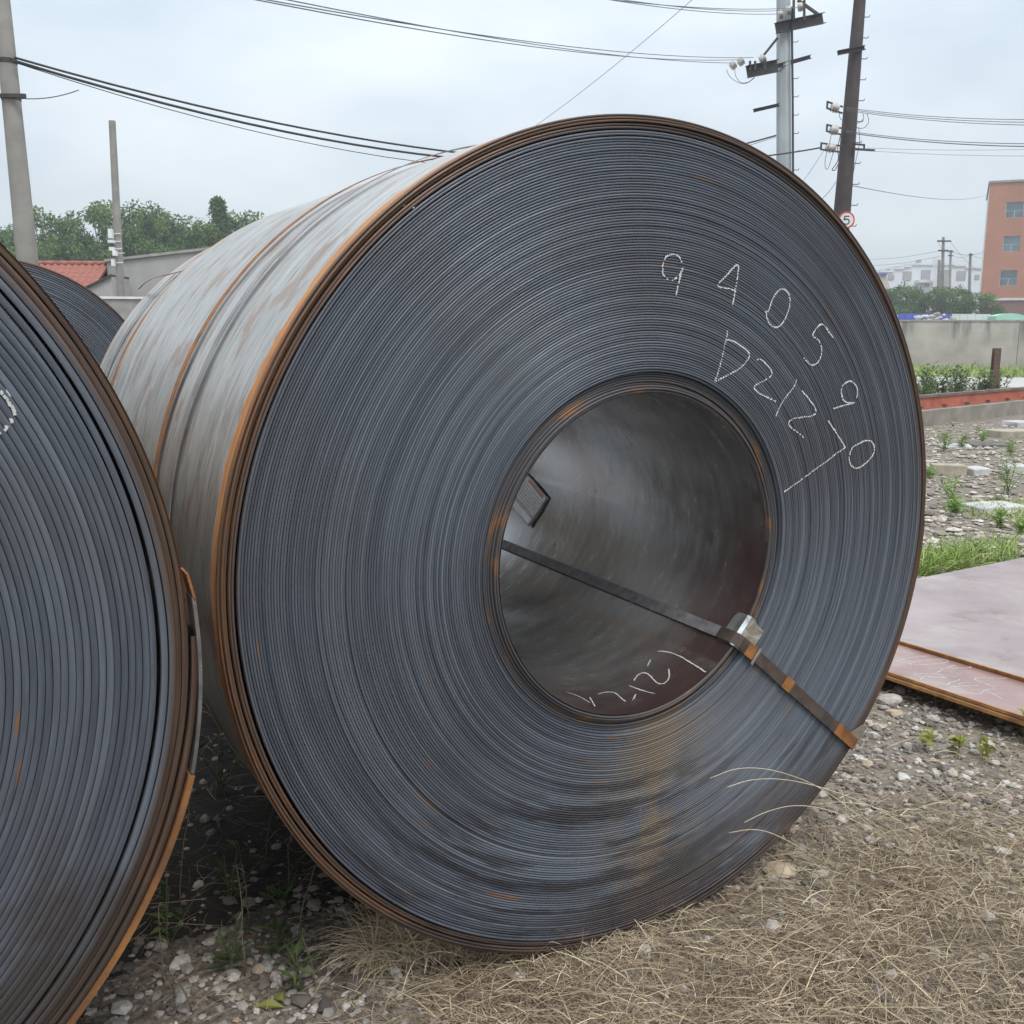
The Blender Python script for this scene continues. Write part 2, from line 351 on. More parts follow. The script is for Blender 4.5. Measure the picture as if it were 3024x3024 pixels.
def steel_coil(label, cx, cy, yaw, tilt, R, rb, Nw, LEN, seed, seg=256, K=6, gaps={}, jit=None, rim=.03, dirt=False, group='hot rolled coils', bright=1., crown=.0012, z0=.0):
    root = empty('steel_coil', (cx, cy, z0), (tilt, 0, yaw)); tag(root, label, 'coil', group)
    t = (R-rb)/Nw
    V, Fc, tone, ro, th = spiral_face(R, rb, Nw, seg, K, jit or [.002]*7, gaps, seed, crown=crown)
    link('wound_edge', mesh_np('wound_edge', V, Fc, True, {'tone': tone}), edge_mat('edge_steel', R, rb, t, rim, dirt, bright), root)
    ys = np.concatenate([[.0035], np.linspace(.03, LEN-.03, 10), [LEN]])
    V, Fc = tube_grid(ro-.0004, th, ys, R); link('outer_wrap', mesh_np('outer_wrap', V, Fc, True), outer_mat('mill_scale', R, LEN), root)
    V, Fc = tube_grid(np.full(seg, rb)+t*np.arange(seg)/seg*.2+.0005, th, ys, R, True); link('bore_wall', mesh_np('bore_wall', V, Fc, True), bore_mat('bore_scale', R), root)
    # rear edge, coarse wraps
    nr = 40; rad = np.linspace(rb, R, nr); Vb = []; 
    for k in range(nr):
        Vb.append(np.stack([np.minimum(rad[k], ro)*np.cos(th), np.full(seg, LEN+(0.0 if k % 2 else -.004)), R+np.minimum(rad[k], ro)*np.sin(th)], -1))
    Vb = np.stack(Vb, 1).reshape(-1, 3); i = np.arange(seg)[:, None]; j = np.arange(nr-1)[None, :]; i2 = (i+1) % seg
    Fb = np.stack([i*nr+j, i2*nr+j, i2*nr+j+1, i*nr+j+1], -1).reshape(-1, 4)
    link('rear_edge', mesh_np('rear_edge', Vb, Fb, False, {'tone': np.full(len(Vb), .3)}), bpy.data.materials['edge_steel'], root)
    return root
YAW, TILT, RC, RB = R_(29.174), R_(.7557), .977, .3813
CX, CY, LEN = .3034, 2.2474, 1.695
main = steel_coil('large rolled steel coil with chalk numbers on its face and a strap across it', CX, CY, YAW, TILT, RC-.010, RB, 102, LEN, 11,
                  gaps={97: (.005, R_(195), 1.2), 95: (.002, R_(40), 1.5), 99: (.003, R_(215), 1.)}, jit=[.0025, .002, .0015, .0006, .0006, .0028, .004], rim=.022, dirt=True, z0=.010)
R1 = RC-.010
YAW3, R3 = R_(29.02), .9733
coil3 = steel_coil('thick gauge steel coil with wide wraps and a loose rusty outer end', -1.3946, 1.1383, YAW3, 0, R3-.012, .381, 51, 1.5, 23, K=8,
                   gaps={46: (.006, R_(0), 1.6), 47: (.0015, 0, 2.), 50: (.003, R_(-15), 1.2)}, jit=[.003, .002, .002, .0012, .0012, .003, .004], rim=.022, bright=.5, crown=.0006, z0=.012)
ax_ = np.array([-math.sin(YAW), math.cos(YAW)]); rt_ = np.array([math.cos(YAW), math.sin(YAW)])
R2, LEN2 = .973, .62
c2 = np.array([CX, CY])+rt_*.004+ax_*1.71
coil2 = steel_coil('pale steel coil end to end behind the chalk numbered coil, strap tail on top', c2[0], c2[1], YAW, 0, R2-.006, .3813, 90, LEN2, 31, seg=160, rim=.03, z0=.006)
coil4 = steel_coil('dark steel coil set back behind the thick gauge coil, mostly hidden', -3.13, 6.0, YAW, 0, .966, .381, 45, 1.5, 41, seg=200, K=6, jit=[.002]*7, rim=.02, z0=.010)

# local frame of the main coil: world -> local
Mw = Matrix.Translation((CX, CY, .010)) @ Matrix.Rotation(YAW, 4, 'Z') @ Matrix.Rotation(TILT, 4, 'X'); Mi = np.array(Mw.inverted())
def to_local(p, M=Mi): return M[:3, :3] @ np.asarray(p)+M[:3, 3]
Lo = to_local(CAMPOS)
def face_pt(px, py, y=-.001):
    d = Mi[:3, :3] @ ray(px, py); return Lo+d*((y-Lo[1])/d[1])
def bore_pt(px, py, rad=RB-.001, R=R1):
    d = Mi[:3, :3] @ ray(px, py); o = Lo-np.array([0, 0, R]); a = d[0]**2+d[2]**2; b = 2*(o[0]*d[0]+o[2]*d[2]); c = o[0]**2+o[2]**2-rad*rad
    q = (-b+math.sqrt(max(b*b-4*a*c, 0)))/(2*a); return Lo+d*q
def dense(pts, step):
    out = []
    pts = [np.asarray(p, float) for p in pts]
    for i in range(len(pts)-1):
        n = max(1, int(np.linalg.norm(pts[i+1]-pts[i])/step))
        for k in range(n): out.append(pts[i]+(pts[i+1]-pts[i])*k/n)
    out.append(pts[-1]); return out
def smooth_path(pts, it=2):
    pts = [np.asarray(p, float) for p in pts]
    for _ in range(it):
        q = [pts[0]]
        for a, b in zip(pts[:-1], pts[1:]): q += [a*.75+b*.25, a*.25+b*.75]
        q.append(pts[-1]); pts = q
    return pts
def chalk(strokes, place, parent, w, normal, dots=None, skip=.12, local=True):
    """Chalk strokes as small flat flakes that sit on the surface, broken where the chalk skipped"""
    mb = MB()
    for st in strokes:
        P = dense([place(*p) for p in smooth_path(st)], .0022)
        for i in range(len(P)-1):
            d = P[i+1]-P[i]; l = np.linalg.norm(d)
            if dots is not None and not dots(P[i], d/(l+1e-9)): continue
            if random.random() < skip: continue
            if l < 1e-6: continue
            n = normal(P[i]); x = np.cross(d/l, n); ww = w*random.uniform(.6, 1.25)/2; off = x*random.uniform(-.25, .25)*w
            a, b = P[i]-d*.1+off, P[i+1]+d*.15+off
            mb.quad(a-x*ww, a+x*ww, b+x*ww*random.uniform(.7, 1.1), b-x*ww)
    return mb.build('chalk_mark', M_chalk, parent, local=local)
def z7(pts): return [(1800+x/2.1467, 700+y/2.1467) for x, y in pts]
nums = [[(460,160),(440,115),(390,105),(345,135),(335,200),(340,240),(365,270),(400,275),(430,255),(455,220),(465,195)], [(460,205),(440,280),(420,375)],
 [(820,180),(800,175),(745,240),(680,300),(700,320),(760,325),(805,345)], [(820,185),(805,300),(780,430)],
 [(985,475),(1010,470),(1030,400),(1060,345),(1095,325),(1130,345),(1148,400),(1135,470),(1105,540),(1060,578),(1020,560),(995,510),(995,480)],
 [(1420,640),(1395,610),(1370,565),(1340,548),(1310,580),(1280,630),(1320,645),(1345,690),(1345,750),(1320,800),(1290,815),(1260,800),(1230,765)],
 [(1550,1050),(1490,1050),(1470,1000),(1470,950),(1500,920),(1530,910),(1565,940),(1575,980),(1565,1020)], [(1555,1050),(1490,1065),(1420,1088)],
 [(1540,1330),(1520,1380),(1520,1430),(1545,1465),(1580,1465),(1630,1430),(1675,1380),(1682,1330),(1665,1295),(1630,1285),(1585,1305),(1545,1330)]]
code = [[(750,590),(735,660),(715,760),(690,860),(665,925)], [(735,650),(790,660),(850,700),(890,735),(880,780),(825,835),(750,875),(690,905),(665,920)],
 [(930,780),(955,770),(1005,815),(1035,860),(1020,885),(960,920),(905,950),(940,985),(985,1010),(1065,1045)],
 [(1190,890),(1170,950),(1130,1000),(1085,1060),(1052,1140)],
 [(1220,975),(1260,1020),(1300,1075),(1315,1110),(1290,1135),(1230,1140),(1165,1150),(1130,1175),(1145,1205),(1190,1235),(1240,1280)],
 [(1385,1165),(1420,1215),(1450,1260),(1495,1335)], [(1495,1335),(1440,1370),(1380,1420),(1300,1475),(1220,1535),(1130,1600),(1105,1615)]]
T1 = (R1-RB)/102
def ridge(p, d):       # drawn across the wraps, chalk only touches their crowns
    r = math.hypot(p[0], p[2]-R1); th = math.atan2(p[2]-R1, p[0]) % (2*math.pi); u = (r-RB)/T1-th/(2*math.pi); f = u % 1
    return abs(d[0]*math.cos(th)+d[2]*math.sin(th)) < .42 or .22 < f < .8
yf = lambda px, py: face_pt(px, py, -.0016)
fn = lambda p: np.array([0, -1., 0])
for a, b in ((0, 2), (2, 4), (4, 5), (5, 6), (6, 8), (8, 9)): chalk([z7(s) for s in nums[a:b]], yf, main, .0037, fn, None, .17)
for a, b in ((0, 2), (2, 3), (3, 4), (4, 5), (5, 7)): chalk([z7(s) for s in code[a:b]], yf, main, .0036, fn, ridge, .04)
def z6(pts): return [(1400+x/1.61, 1000+y/1.61) for x, y in pts]
bores = [[(875,1485),(930,1490),(980,1510),(1040,1545),(1100,1585)], [(840,1525),(832,1540),(825,1555)], [(760,1625),(780,1595),(815,1585),(845,1610),(870,1640),(905,1642),(930,1615),(925,1570)],
 [(735,1648),(790,1670),(858,1688)], [(590,1690),(620,1680),(670,1680),(700,1710),(720,1725)], [(770,1690),(762,1704),(755,1718)], [(550,1705),(575,1748)], [(440,1680),(500,1700),(550,1730)]]
bn = lambda p: -np.array([p[0], 0, p[2]-R1])/math.hypot(p[0], p[2]-R1)
for q in bores: chalk([z6(q)], lambda a, b: bore_pt(a, b, RB-.0012), main, .0030, bn, None, .03)

# eye strap: bore -> face -> outer surface, with seals and edge protectors
TS = R_(-39.2)
def pol(r, y, th=TS, R=R1): return np.array([r*math.cos(th), y, R+r*math.sin(th)])
def ribbon(path, w, thick, tang, normal_side=1.0):
    """flat strip of real thickness along path; tang(p) = width direction"""
    mb = MB(); ring = []; P = [np.asarray(p, float) for p in path]
    for i, p in enumerate(P):
        d = P[min(i+1, len(P)-1)]-P[max(i-1, 0)]; d /= np.linalg.norm(d); t = tang(p); n = np.cross(d, t)*normal_side
        ring.append([p-t*w/2, p+t*w/2, p+t*w/2+n*thick, p-t*w/2+n*thick])
    for r in ring: mb.v += [tuple(q) for q in r]
    for i in range(len(ring)-1):
        for k in range(4):
            a = i*4+k; b = i*4+(k+1) % 4; mb.f.append((a, b, b+4, a+4))
    e = (len(ring)-1)*4; mb.f += [(3, 2, 1, 0), (e, e+1, e+2, e+3)]
    return mb
tg = lambda th=TS: (lambda p: np.array([-math.sin(th), 0, math.cos(th)]))
def arc2(c, r, a0, a1, n, th=TS):    # small bend in the (radius, y) plane
    return [pol(c[0]+r*math.cos(a), c[1]+r*math.sin(a), th) for a in np.linspace(a0, a1, n)]
pathA = [pol(RB-.006, y) for y in np.linspace(LEN-.02, .06, 14)]
pathB = [pol(RB-.007, .05), pol(RB-.009, .02), pol(RB-.008, .004), pol(RB-.002, -.008), pol(RB+.010, -.0135), pol(RB+.03, -.012)]+[pol(r, -.0085-.001*math.sin(r*40)) for r in np.linspace(RB+.06, R1-.03, 16)]
pathC = [pol(R1-.015, -.0095), pol(R1+.003, -.0075), pol(R1+.0095, -.001), pol(R1+.0105, .012)]+[pol(R1+.0075, y) for y in np.linspace(.05, LEN-.02, 10)]
strap = ribbon(pathA, .031, .0012, tg()).build('strap', M_straplight, main, local=True)
strapb = ribbon(pathA[-1:]+pathB+pathC, .031, .0012, tg()).build('strap', M_strap, main, local=True)
sn = tg()(0)
def seal(r0, r1, m=M_strapor, w=.034, y=-.0108): 
    mb = MB(); c0, c1 = pol(r0, y), pol(r1, y); mb.bar(c0, c1, w, .0022, up=(0, -1, 0)); return mb.build('seal', m, strapb, local=True)
seal(RB+.022, RB+.072); seal(.598, .632); seal(.868, R1-.006, w=.033)
ribbon([pol(R1-.01, -.0115), pol(R1+.004, -.0095), pol(R1+.0115, -.002), pol(R1+.0125, .018)], .0325, .001, tg()).build('seal', M_strapor, strapb, local=True)
mb = MB(); mb.bar(pol(RB+.078, -.0125)-sn*.026, pol(RB+.078, -.0125)+sn*.021, .009, .003, up=(0, -1, 0)); mb.build('clip', M_galv, strapb, local=True)
def protector(edge_r, sgn, w0, w1, la, lf, th, warp):
    """thin bent sheet hooked over the coil edge under the strap"""
    rows = []
    prof = [(edge_r-sgn*(-.002)-sgn*.0, la), (edge_r+sgn*(-.004), .02), (edge_r+sgn*(-.0045), .004), (edge_r+sgn*.001, -.0055), (edge_r+sgn*.014, -.0070), (edge_r+sgn*.032, -.0066), (edge_r+sgn*lf, -.0060-warp)]
    mb = MB(); nn = len(prof); m = 6; t = np.array([-math.sin(th), 0, math.cos(th)])
    for i, (r, y) in enumerate(prof):
        for k in range(m):
            s = w0+(w1-w0)*k/(m-1); lift = .012*max(0, (s-.02)/.06)**2+.0018*math.sin(k*2.1+i*1.3)
            p = pol(r-sgn*lift*.5, y-lift*.5, th)+t*s*(1-.10*(i > 4)*(k % 2)); mb.v.append(tuple(p))
    for i in range(nn-1):
        for k in range(m-1):
            a = i*m+k; mb.f.append((a, a+1, a+m+1, a+m))
    o = mb.build('edge_protector', M_galv, main, local=True)
    md = o.modifiers.new('sheet', 'SOLIDIFY'); md.thickness = .0008
    return o
protector(RB, 1, -.018, .068, .055, .058, TS, .004)
# outer one: a torn plate end that sticks up past the rim
mb = MB(); base = [(-.012, R1-.03), (.02, R1-.034), (.055, R1-.012), (.062, R1+.012), (.028, R1+.016), (-.012, R1+.012)]
t_ = tg()(0)
for s, r in base: mb.v.append(tuple(pol(r, -.0068)+t_*s))
for s, r in base: mb.v.append(tuple(pol(r, -.0058)+t_*s))
mb.f += [(0, 1, 2, 3, 4, 5), (11, 10, 9, 8, 7, 6)]+[(i, i+6, (i+1) % 6+6, (i+1) % 6) for i in range(6)]
mb.build('edge_protector', M_galv, main, local=True)
# bands round the outside
def band(parent, R, y, w, m, h=.0015, seg=200, th0=0, th1=2*math.pi):
    ths = np.linspace(th0, th1, seg); mb = MB()
    for th in ths:
        for dr, dy in ((0, -w/2), (h, -w/2), (h, w/2), (0, w/2)):
            mb.v.append(((R+dr)*math.cos(th), y+dy, R0_+(R+dr)*math.sin(th)))
    for i in range(seg-1):
        for k in range(4):
            a = i*4+k; b = i*4+(k+1) % 4; mb.f.append((a, b, b+4, a+4))
    return mb.build('band', m, parent, local=True, smooth=False)
R0_ = R1
RO = R1+T1+.0095
M_bandg = simple('band_scale', (.20, .185, .18), (.36, .33, .32), .5, 12, .5)
band(main, RO, .67, .034, M_strapor, .002); band(main, RO, .462, .032, M_bandg, .002)
R0_ = R2-.006
RO2 = R2+.002
band(coil2, RO2, .12, .03, M_strapor); band(coil2, RO2, .32, .03, M_bandg)
# loose strap tail on the rear coil
Mi2 = np.array((Matrix.Translation((c2[0], c2[1], .006)) @ Matrix.Rotation(YAW, 4, 'Z')).inverted()); Lo2 = Mi2[:3, :3] @ CAMPOS+Mi2[:3, 3]
def cyl2(px, py, rad):
    d = Mi2[:3, :3] @ ray(px, py); o = Lo2-np.array([0, 0, R2-.006]); a = d[0]**2+d[2]**2; b = 2*(o[0]*d[0]+o[2]*d[2]); c = o[0]**2+o[2]**2-rad*rad
    return Lo2+d*((-b-math.sqrt(max(b*b-4*a*c, 0)))/(2*a))
tail = smooth_path([cyl2(540, 800, RO2+.004), cyl2(505, 808, RO2+.01), cyl2(470, 816, RO2+.03), cyl2(442, 826, RO2+.05), cyl2(424, 838, RO2+.045), cyl2(410, 853, RO2+.02)], 2)
ribbon(tail, .022, .002, lambda p: np.array([.5, .8, .25])/np.linalg.norm([.5, .8, .25])).build('strap_tail', M_rusty, coil2, local=True)
# label sheet inside the bore, printed
def label_mat():
    m, t, b = mat('printed_label'); c = N(t, 'ShaderNodeTexCoord'); s = N(t, 'ShaderNodeSeparateXYZ'); t.links.new(c.outputs['UV'], s.inputs[0]); u, v = s.outputs[0], s.outputs[1]
    lines = math_(t, 'GREATER_THAN', math_(t, 'FRACT', math_(t, 'MULTIPLY', v, 13.)), .62)
    words = math_(t, 'GREATER_THAN', noise(t, comb(t, math_(t, 'MULTIPLY', u, 26.), math_(t, 'MULTIPLY', math_(t, 'FLOOR', math_(t, 'MULTIPLY', v, 13.)), 7.), 0.), 1., 2), .48)
    inx = math_(t, 'MULTIPLY', math_(t, 'GREATER_THAN', u, .08), math_(t, 'LESS_THAN', u, .93)); iny = math_(t, 'MULTIPLY', math_(t, 'GREATER_THAN', v, .16), math_(t, 'LESS_THAN', v, .78))
    f = math_(t, 'MULTIPLY', math_(t, 'MULTIPLY', lines, words), math_(t, 'MULTIPLY', inx, iny))
    bar = math_(t, 'MULTIPLY', math_(t, 'MULTIPLY', math_(t, 'GREATER_THAN', v, .2), math_(t, 'LESS_THAN', v, .29)), inx)
    f = math_(t, 'MAXIMUM', f, math_(t, 'MULTIPLY', bar, math_(t, 'GREATER_THAN', noise(t, comb(t, math_(t, 'MULTIPLY', u, 90.), 0., 0.), 1., 1), .46)))
    col = mixc(t, math_(t, 'MULTIPLY', f, .6), (.97, .97, .97), (.25, .26, .29))
    head = math_(t, 'MULTIPLY', math_(t, 'MULTIPLY', math_(t, 'GREATER_THAN', v, .84), math_(t, 'LESS_THAN', v, .93)), math_(t, 'MULTIPLY', math_(t, 'GREATER_THAN', u, .2), math_(t, 'LESS_THAN', u, .85)))
    col = mixc(t, math_(t, 'MULTIPLY', head, .7), col, (.62, .10, .10))
    t.links.new(col, b.inputs['Base Color']); b.inputs['Roughness'].default_value = .34; b.inputs['Metallic'].default_value = .75; return m
qs = [bore_pt(*p, RB-.005) for p in ((1569, 1412), (1619, 1471), (1563, 1556), (1514, 1502))]   # top-left, top-right, bottom-right, bottom-left
def cyl(p): return math.atan2(p[2]-R1, p[0]), p[1]
tq = [cyl(p) for p in qs]; nu, nv = 10, 14; V = []; UV = []
ext = 1.35
for j in range(nv+1):
    for i in range(nu+1):
        u, v = i/nu*ext-(ext-1), j/nv
        a = [(1-u)*tq[0][k]+u*tq[1][k] for k in (0, 1)]; b = [(1-u)*tq[3][k]+u*tq[2][k] for k in (0, 1)]
        th, y = [(1-v)*b[k]+v*a[k] for k in (0, 1)]
        rr = RB-.003-.003*u-.010*max(0, .3-v)*(.6+.4*math.sin(u*14))-.001*math.sin(u*9+v*3)
        V.append((rr*math.cos(th), y, R1+rr*math.sin(th))); UV.append((i/nu, v))
Fq = [(j*(nu+1)+i, j*(nu+1)+i+1, (j+1)*(nu+1)+i+1, (j+1)*(nu+1)+i) for j in range(nv) for i in range(nu)]
me = bpy.data.meshes.new('label_sheet'); me.from_pydata(V, [], Fq); uvl = me.uv_layers.new(name='UVMap')
for lp in me.loops: uvl.data[lp.index].uv = UV[lp.vertex_index]
me.polygons.foreach_set('use_smooth', [True]*len(me.polygons))
o = link('label_sheet', me, label_mat(), main); md = o.modifiers.new('paper', 'SOLIDIFY'); md.thickness = .0006
# loose outer end of the thick coil, strap over it, chalk on its face
T3 = (R3-.012-.381)/51; RO3 = R3-.012+T3+.0105
def loose(th0, th1, g0, g1, m, name, thick=.011, w0=.0, w1=1.5, n=24, yend=-.004):
    mb = MB()
    for i in range(n):
        s = i/(n-1); th = th0+(th1-th0)*s; gap = g0+(g1-g0)*s
        for dr, y in ((0, yend), (thick, yend), (thick, w1), (0, w1)):
            r = RO3-.010+gap+dr; mb.v.append((r*math.cos(th), y, R3-.012+r*math.sin(th)))
    for i in range(n-1):
        for k in range(4):
            a = i*4+k; b = i*4+(k+1) % 4; mb.f.append((a, b, b+4, a+4))
    e = (n-1)*4; mb.f += [(3, 2, 1, 0), (e, e+1, e+2, e+3)]
    return mb.build(name, m, coil3, local=True)
M_looseo = simple('rusted_strip_end', (.10, .045, .02), (.30, .13, .04), .8, 8, .1, .3, (1, .3, 1))
loose(R_(-60), R_(-14.5), .0025, .014, M_looseo, 'loose_strip_end', .010)
loose(R_(-14.2), R_(4), .016, .0045, simple('strap_zinc', (.09, .08, .075), (.26, .25, .245), .5, 14, .5, .2), 'strap', .006, w1=.05)
loose(R_(3.7), R_(6.5), .0075, .0015, M_strapor, 'seal', .004, w1=.05, n=5)
M3 = np.array((Matrix.Translation((-1.3946, 1.1383, .012)) @ Matrix.Rotation(YAW3, 4, 'Z')).inverted()); L3 = M3[:3, :3] @ CAMPOS+M3[:3, 3]
def face3(px, py, y=-.0012):
    d = M3[:3, :3] @ ray(px, py); return L3+d*((y-L3[1])/d[1])
zz = lambda pts: [(x/2.147, 600+y/2.147) for x, y in pts]
for q in ([(-60,1150),(0,1190),(30,1220),(60,1265),(85,1310),(97,1345)], [(38,1178),(55,1195),(75,1225)], [(70,1365),(72,1395)], [(45,1410),(38,1435),(25,1440)], [(2,1450),(-5,1462),(-30,1470)]): chalk([zz(q)], face3, coil3, .0042, fn, None, .05)

# ---------------------------------------------------------------- plate stack
pu, pv = np.array([.5385, -.8427, 0]), np.array([.8427, .5385, 0])
def plate_mat(name, c0, c1, met=.55):
    m, t, b = mat(name); v = obj_xyz(t); n = noise(t, v, 2.2, 6, .6); n2 = noise(t, v, 34, 5, .6); n3 = noise(t, v, 7, 4)
    col = ramp(t, n, [(.3, c0), (.7, c1)])
    col = mixc(t, mapr(t, n2, .62, .72, 0, .4), col, (.20, .14, .12))
    col = mixc(t, mapr(t, noise(t, v, 1.1, 7, .7, .6), .48, .6, 0, .5), col, (.50, .44, .40))
    col = mixc(t, mapr(t, noise(t, v, 3.1, 7, .72, .4), .56, .66, 0, .45), col, (.20, .135, .115))
    col = mixc(t, mapr(t, n3, .66, .74, 0, .55), col, (.52, .30, .12))
    t.links.new(col, b.inputs['Base Color']); b.inputs['Metallic'].default_value = met
    t.links.new(mapr(t, n, .3, .7, .26, .36), b.inputs['Roughness']); bump(t, b, noise(t, v, 1.2, 3), .1, .02); return m
M_pl1 = plate_mat('plate_scale_violet', (.30, .222, .215), (.46, .37, .36), .42); M_pl2 = plate_mat('plate_scale_rose', (.30, .18, .165), (.42, .28, .255), .3)
def plate(label, corner, lu, lv, z0, z1, topm):
    root = empty('steel_plate', (corner[0], corner[1], z0)); tag(root, label, 'steel plate', 'stacked steel plates')
    c = np.array([corner[0], corner[1], 0]); e = .0035
    mb = MB(); cs = [c, c+pu*lu, c+pu*lu+pv*lv, c+pv*lv]
    if np.cross(cs[1]-cs[0], cs[2]-cs[1])[2] < 0: cs = cs[::-1]
    cen = sum(cs)/4
    def ring(z, ins): return [q+(cen-q)/np.linalg.norm(cen-q)*ins+np.array([0, 0, z]) for q in cs]
    mb = MB(); mb.hexa(ring(z0, 0)+ring(z1-.0012, 0)); mb.build('cut_edge', M_platee, root)
    mb = MB(); mb.hexa(ring(z1-.0011, .004)+ring(z1, .007)); mb.build('top_face', topm, root)
    return root
cA = np.array([1.093, 4.736]); cB = np.array([1.396, 4.93])
p1 = plate('bottom steel plate of the stack, bearing a bright rusty cut edge', cA+np.array([-.006, -.003]), 1.8, 6., .076, .0915, M_pl2)
p2 = plate('rosy steel plate with chalk scribbles, second from the bottom of the stack', cA, 1.8, 6., .0955, .1095, M_pl2)
p3 = plate('third steel plate up the stack, hidden under the violet top plate', cB+np.array([.004, .004]), 1.8, 6., .112, .1195, M_pl1)
p4 = plate('violet grey steel plate lying on top of the stack', cB, 1.8, 6., .1225, .130, M_pl1)
scr = [[(510,385),(600,355),(720,335),(900,320)], [(1100,365),(1000,358),(850,370),(720,390),(680,405),(720,422),(850,415),(1000,405),(1090,390),(1105,375)], [(875,452),(1000,458),(1200,450),(1340,452),(1360,440),(1340,432)],
 [(1180,420),(1080,455),(990,497)], [(1190,548),(1000,518),(850,510),(740,515),(725,528),(800,545),(950,555),(1080,558),(1095,550),(1000,542),(880,545),(820,560),(805,578)], [(1050,640),(1100,645),(1115,610),(1180,595),(1230,585),(1225,575)],
 [(1345,608),(1240,618),(1215,635),(1260,645),(1430,640)], [(1125,665),(1200,650),(1380,662)], [(1740,555),(1720,568),(1500,560),(1390,562),(1400,580),(1500,615),(1610,660)], [(1620,680),(1500,688),(1470,725),(1440,735),(1300,720),(1230,710)], [(1530,710),(1620,745),(1690,790)]]
for q in scr: chalk([[(2500+x/3.687, 1850+y/3.687) for x, y in q]], lambda a, b: on_z(a, b, .1101), p2, .0046, lambda p: np.array([0, 0, 1.]), None, .05, local=False)
for k, (s, w) in enumerate(((.25, 'near the chalk numbered coil'), (1.45, 'at the outer end of the stack'))):
    mb = MB(); c = np.array([*cA, 0])+pu*s+pv*.45; mb.bar(c+np.array([0, 0, .037]), c+pv*4.6+np.array([0, 0, .037]), .10, .074)
    tag(root_mesh(mb, 'timber_bearer', simple('timber', (.07, .055, .04), (.14, .11, .08), .9, 6, 0, .4, (1, 1, 8)), c), 'dark timber bearer under the plate stack '+w, 'timber', 'timbers under the plates')

# ---------------------------------------------------------------- stones, gravel, rubble
def stone_mesh(seed, sub=1, flat=.65):
    rg = np.random.default_rng(seed); ph = (1+5**.5)/2
    V = np.array([(-1, ph, 0), (1, ph, 0), (-1, -ph, 0), (1, -ph, 0), (0, -1, ph), (0, 1, ph), (0, -1, -ph), (0, 1, -ph), (ph, 0, -1), (ph, 0, 1), (-ph, 0, -1), (-ph, 0, 1)], float)
    Fc = np.array([(0, 11, 5), (0, 5, 1), (0, 1, 7), (0, 7, 10), (0, 10, 11), (1, 5, 9), (5, 11, 4), (11, 10, 2), (10, 7, 6), (7, 1, 8), (3, 9, 4), (3, 4, 2), (3, 2, 6), (3, 6, 8), (3, 8, 9), (4, 9, 5), (2, 4, 11), (6, 2, 10), (8, 6, 7), (9, 8, 1)])
    V /= np.linalg.norm(V[0])
    for _ in range(sub):
        mid = {}; NF = []; V = list(V)
        def m(a, b):
            k = (min(a, b), max(a, b))
            if k not in mid: q = V[a]+V[b]; V.append(q/np.linalg.norm(q)); mid[k] = len(V)-1
            return mid[k]
        for a, b, c in Fc:
            x, y, z = m(a, b), m(b, c), m(c, a); NF += [(a, x, z), (b, y, x), (c, z, y), (x, y, z)]
        V = np.array(V); Fc = np.array(NF)
    # cut by random planes for facets
    for _ in range(7):
        n = rg.normal(size=3); n /= np.linalg.norm(n); d = rg.uniform(.55, .9); s = V@n
        V = V-np.outer(np.maximum(s-d, 0), n)
    V *= np.array([rg.uniform(.8, 1.25), rg.uniform(.7, 1.0), flat*rg.uniform(.7, 1.1)])
    return V, Fc
STONES = [stone_mesh(s, 0) for s in range(14)]; FLATS = [stone_mesh(40+s, 0, .34) for s in range(12)]
STONES1 = [stone_mesh(100+s, 1) for s in range(8)]
def stone_mat(name, stops):
    m, t, b = mat(name); col = ramp(t, attr(t, 'tone'), stops); n = noise(t, obj_xyz(t), 60, 4)
    t.links.new(mixc(t, mapr(t, n, .4, .7, 0, .4), col, (.10, .09, .08)), b.inputs['Base Color']); b.inputs['Roughness'].default_value = .9; return m
GST = [(0, (.08, .07, .065)), (.3, (.21, .185, .165)), (.55, (.34, .31, .28)), (.8, (.48, .445, .405)), (.93, (.62, .59, .55)), (1, (.42, .28, .2))]
M_stone = stone_mat('gravel_stone', GST)
def scatter_stones(name, P, S, bank, m, label, cat):
    Vs, Fs, T, off = [], [], [], 0
    for i, (p, s) in enumerate(zip(P, S)):
        V, Fc = bank[rng.integers(len(bank))]; a = rng.uniform(0, 2*math.pi); ca, sa = math.cos(a), math.sin(a)
        W = V*s; W = np.stack([W[:, 0]*ca-W[:, 1]*sa, W[:, 0]*sa+W[:, 1]*ca, W[:, 2]], -1)+p+np.array([0, 0, s*.28])
        Vs.append(W); Fs.append(Fc+off); off += len(V); T.append(np.full(len(V), rng.random()))
    o = link(name, mesh_np(name, np.concatenate(Vs), np.concatenate(Fs), False, {'tone': np.concatenate(T)}), m); tag(o, label, cat, kind='stuff'); return o
def lxy(x, y):       # coordinates across and along the main coil
    dx, dy = x-CX, y-CY; return dx*math.cos(YAW)+dy*math.sin(YAW), -dx*math.sin(YAW)+dy*math.cos(YAW)
def straw_w(x, y):
    """how matted the dry grass is, 0..1"""
    a, l = lxy(x, y)
    right = 1/(1+math.exp(-(x-(-.22+.12*math.sin(y*5)))/.07))                 # ends towards the gravel between the coils
    far = 1/(1+math.exp((y-(2.62+.5*max(0, x-1.0)+.10*math.sin(x*7)))/.14))
    under = 1/(1+math.exp((l-.10)/.05)) if a < .55 else 1
    return right*far*under
P, S = [], []
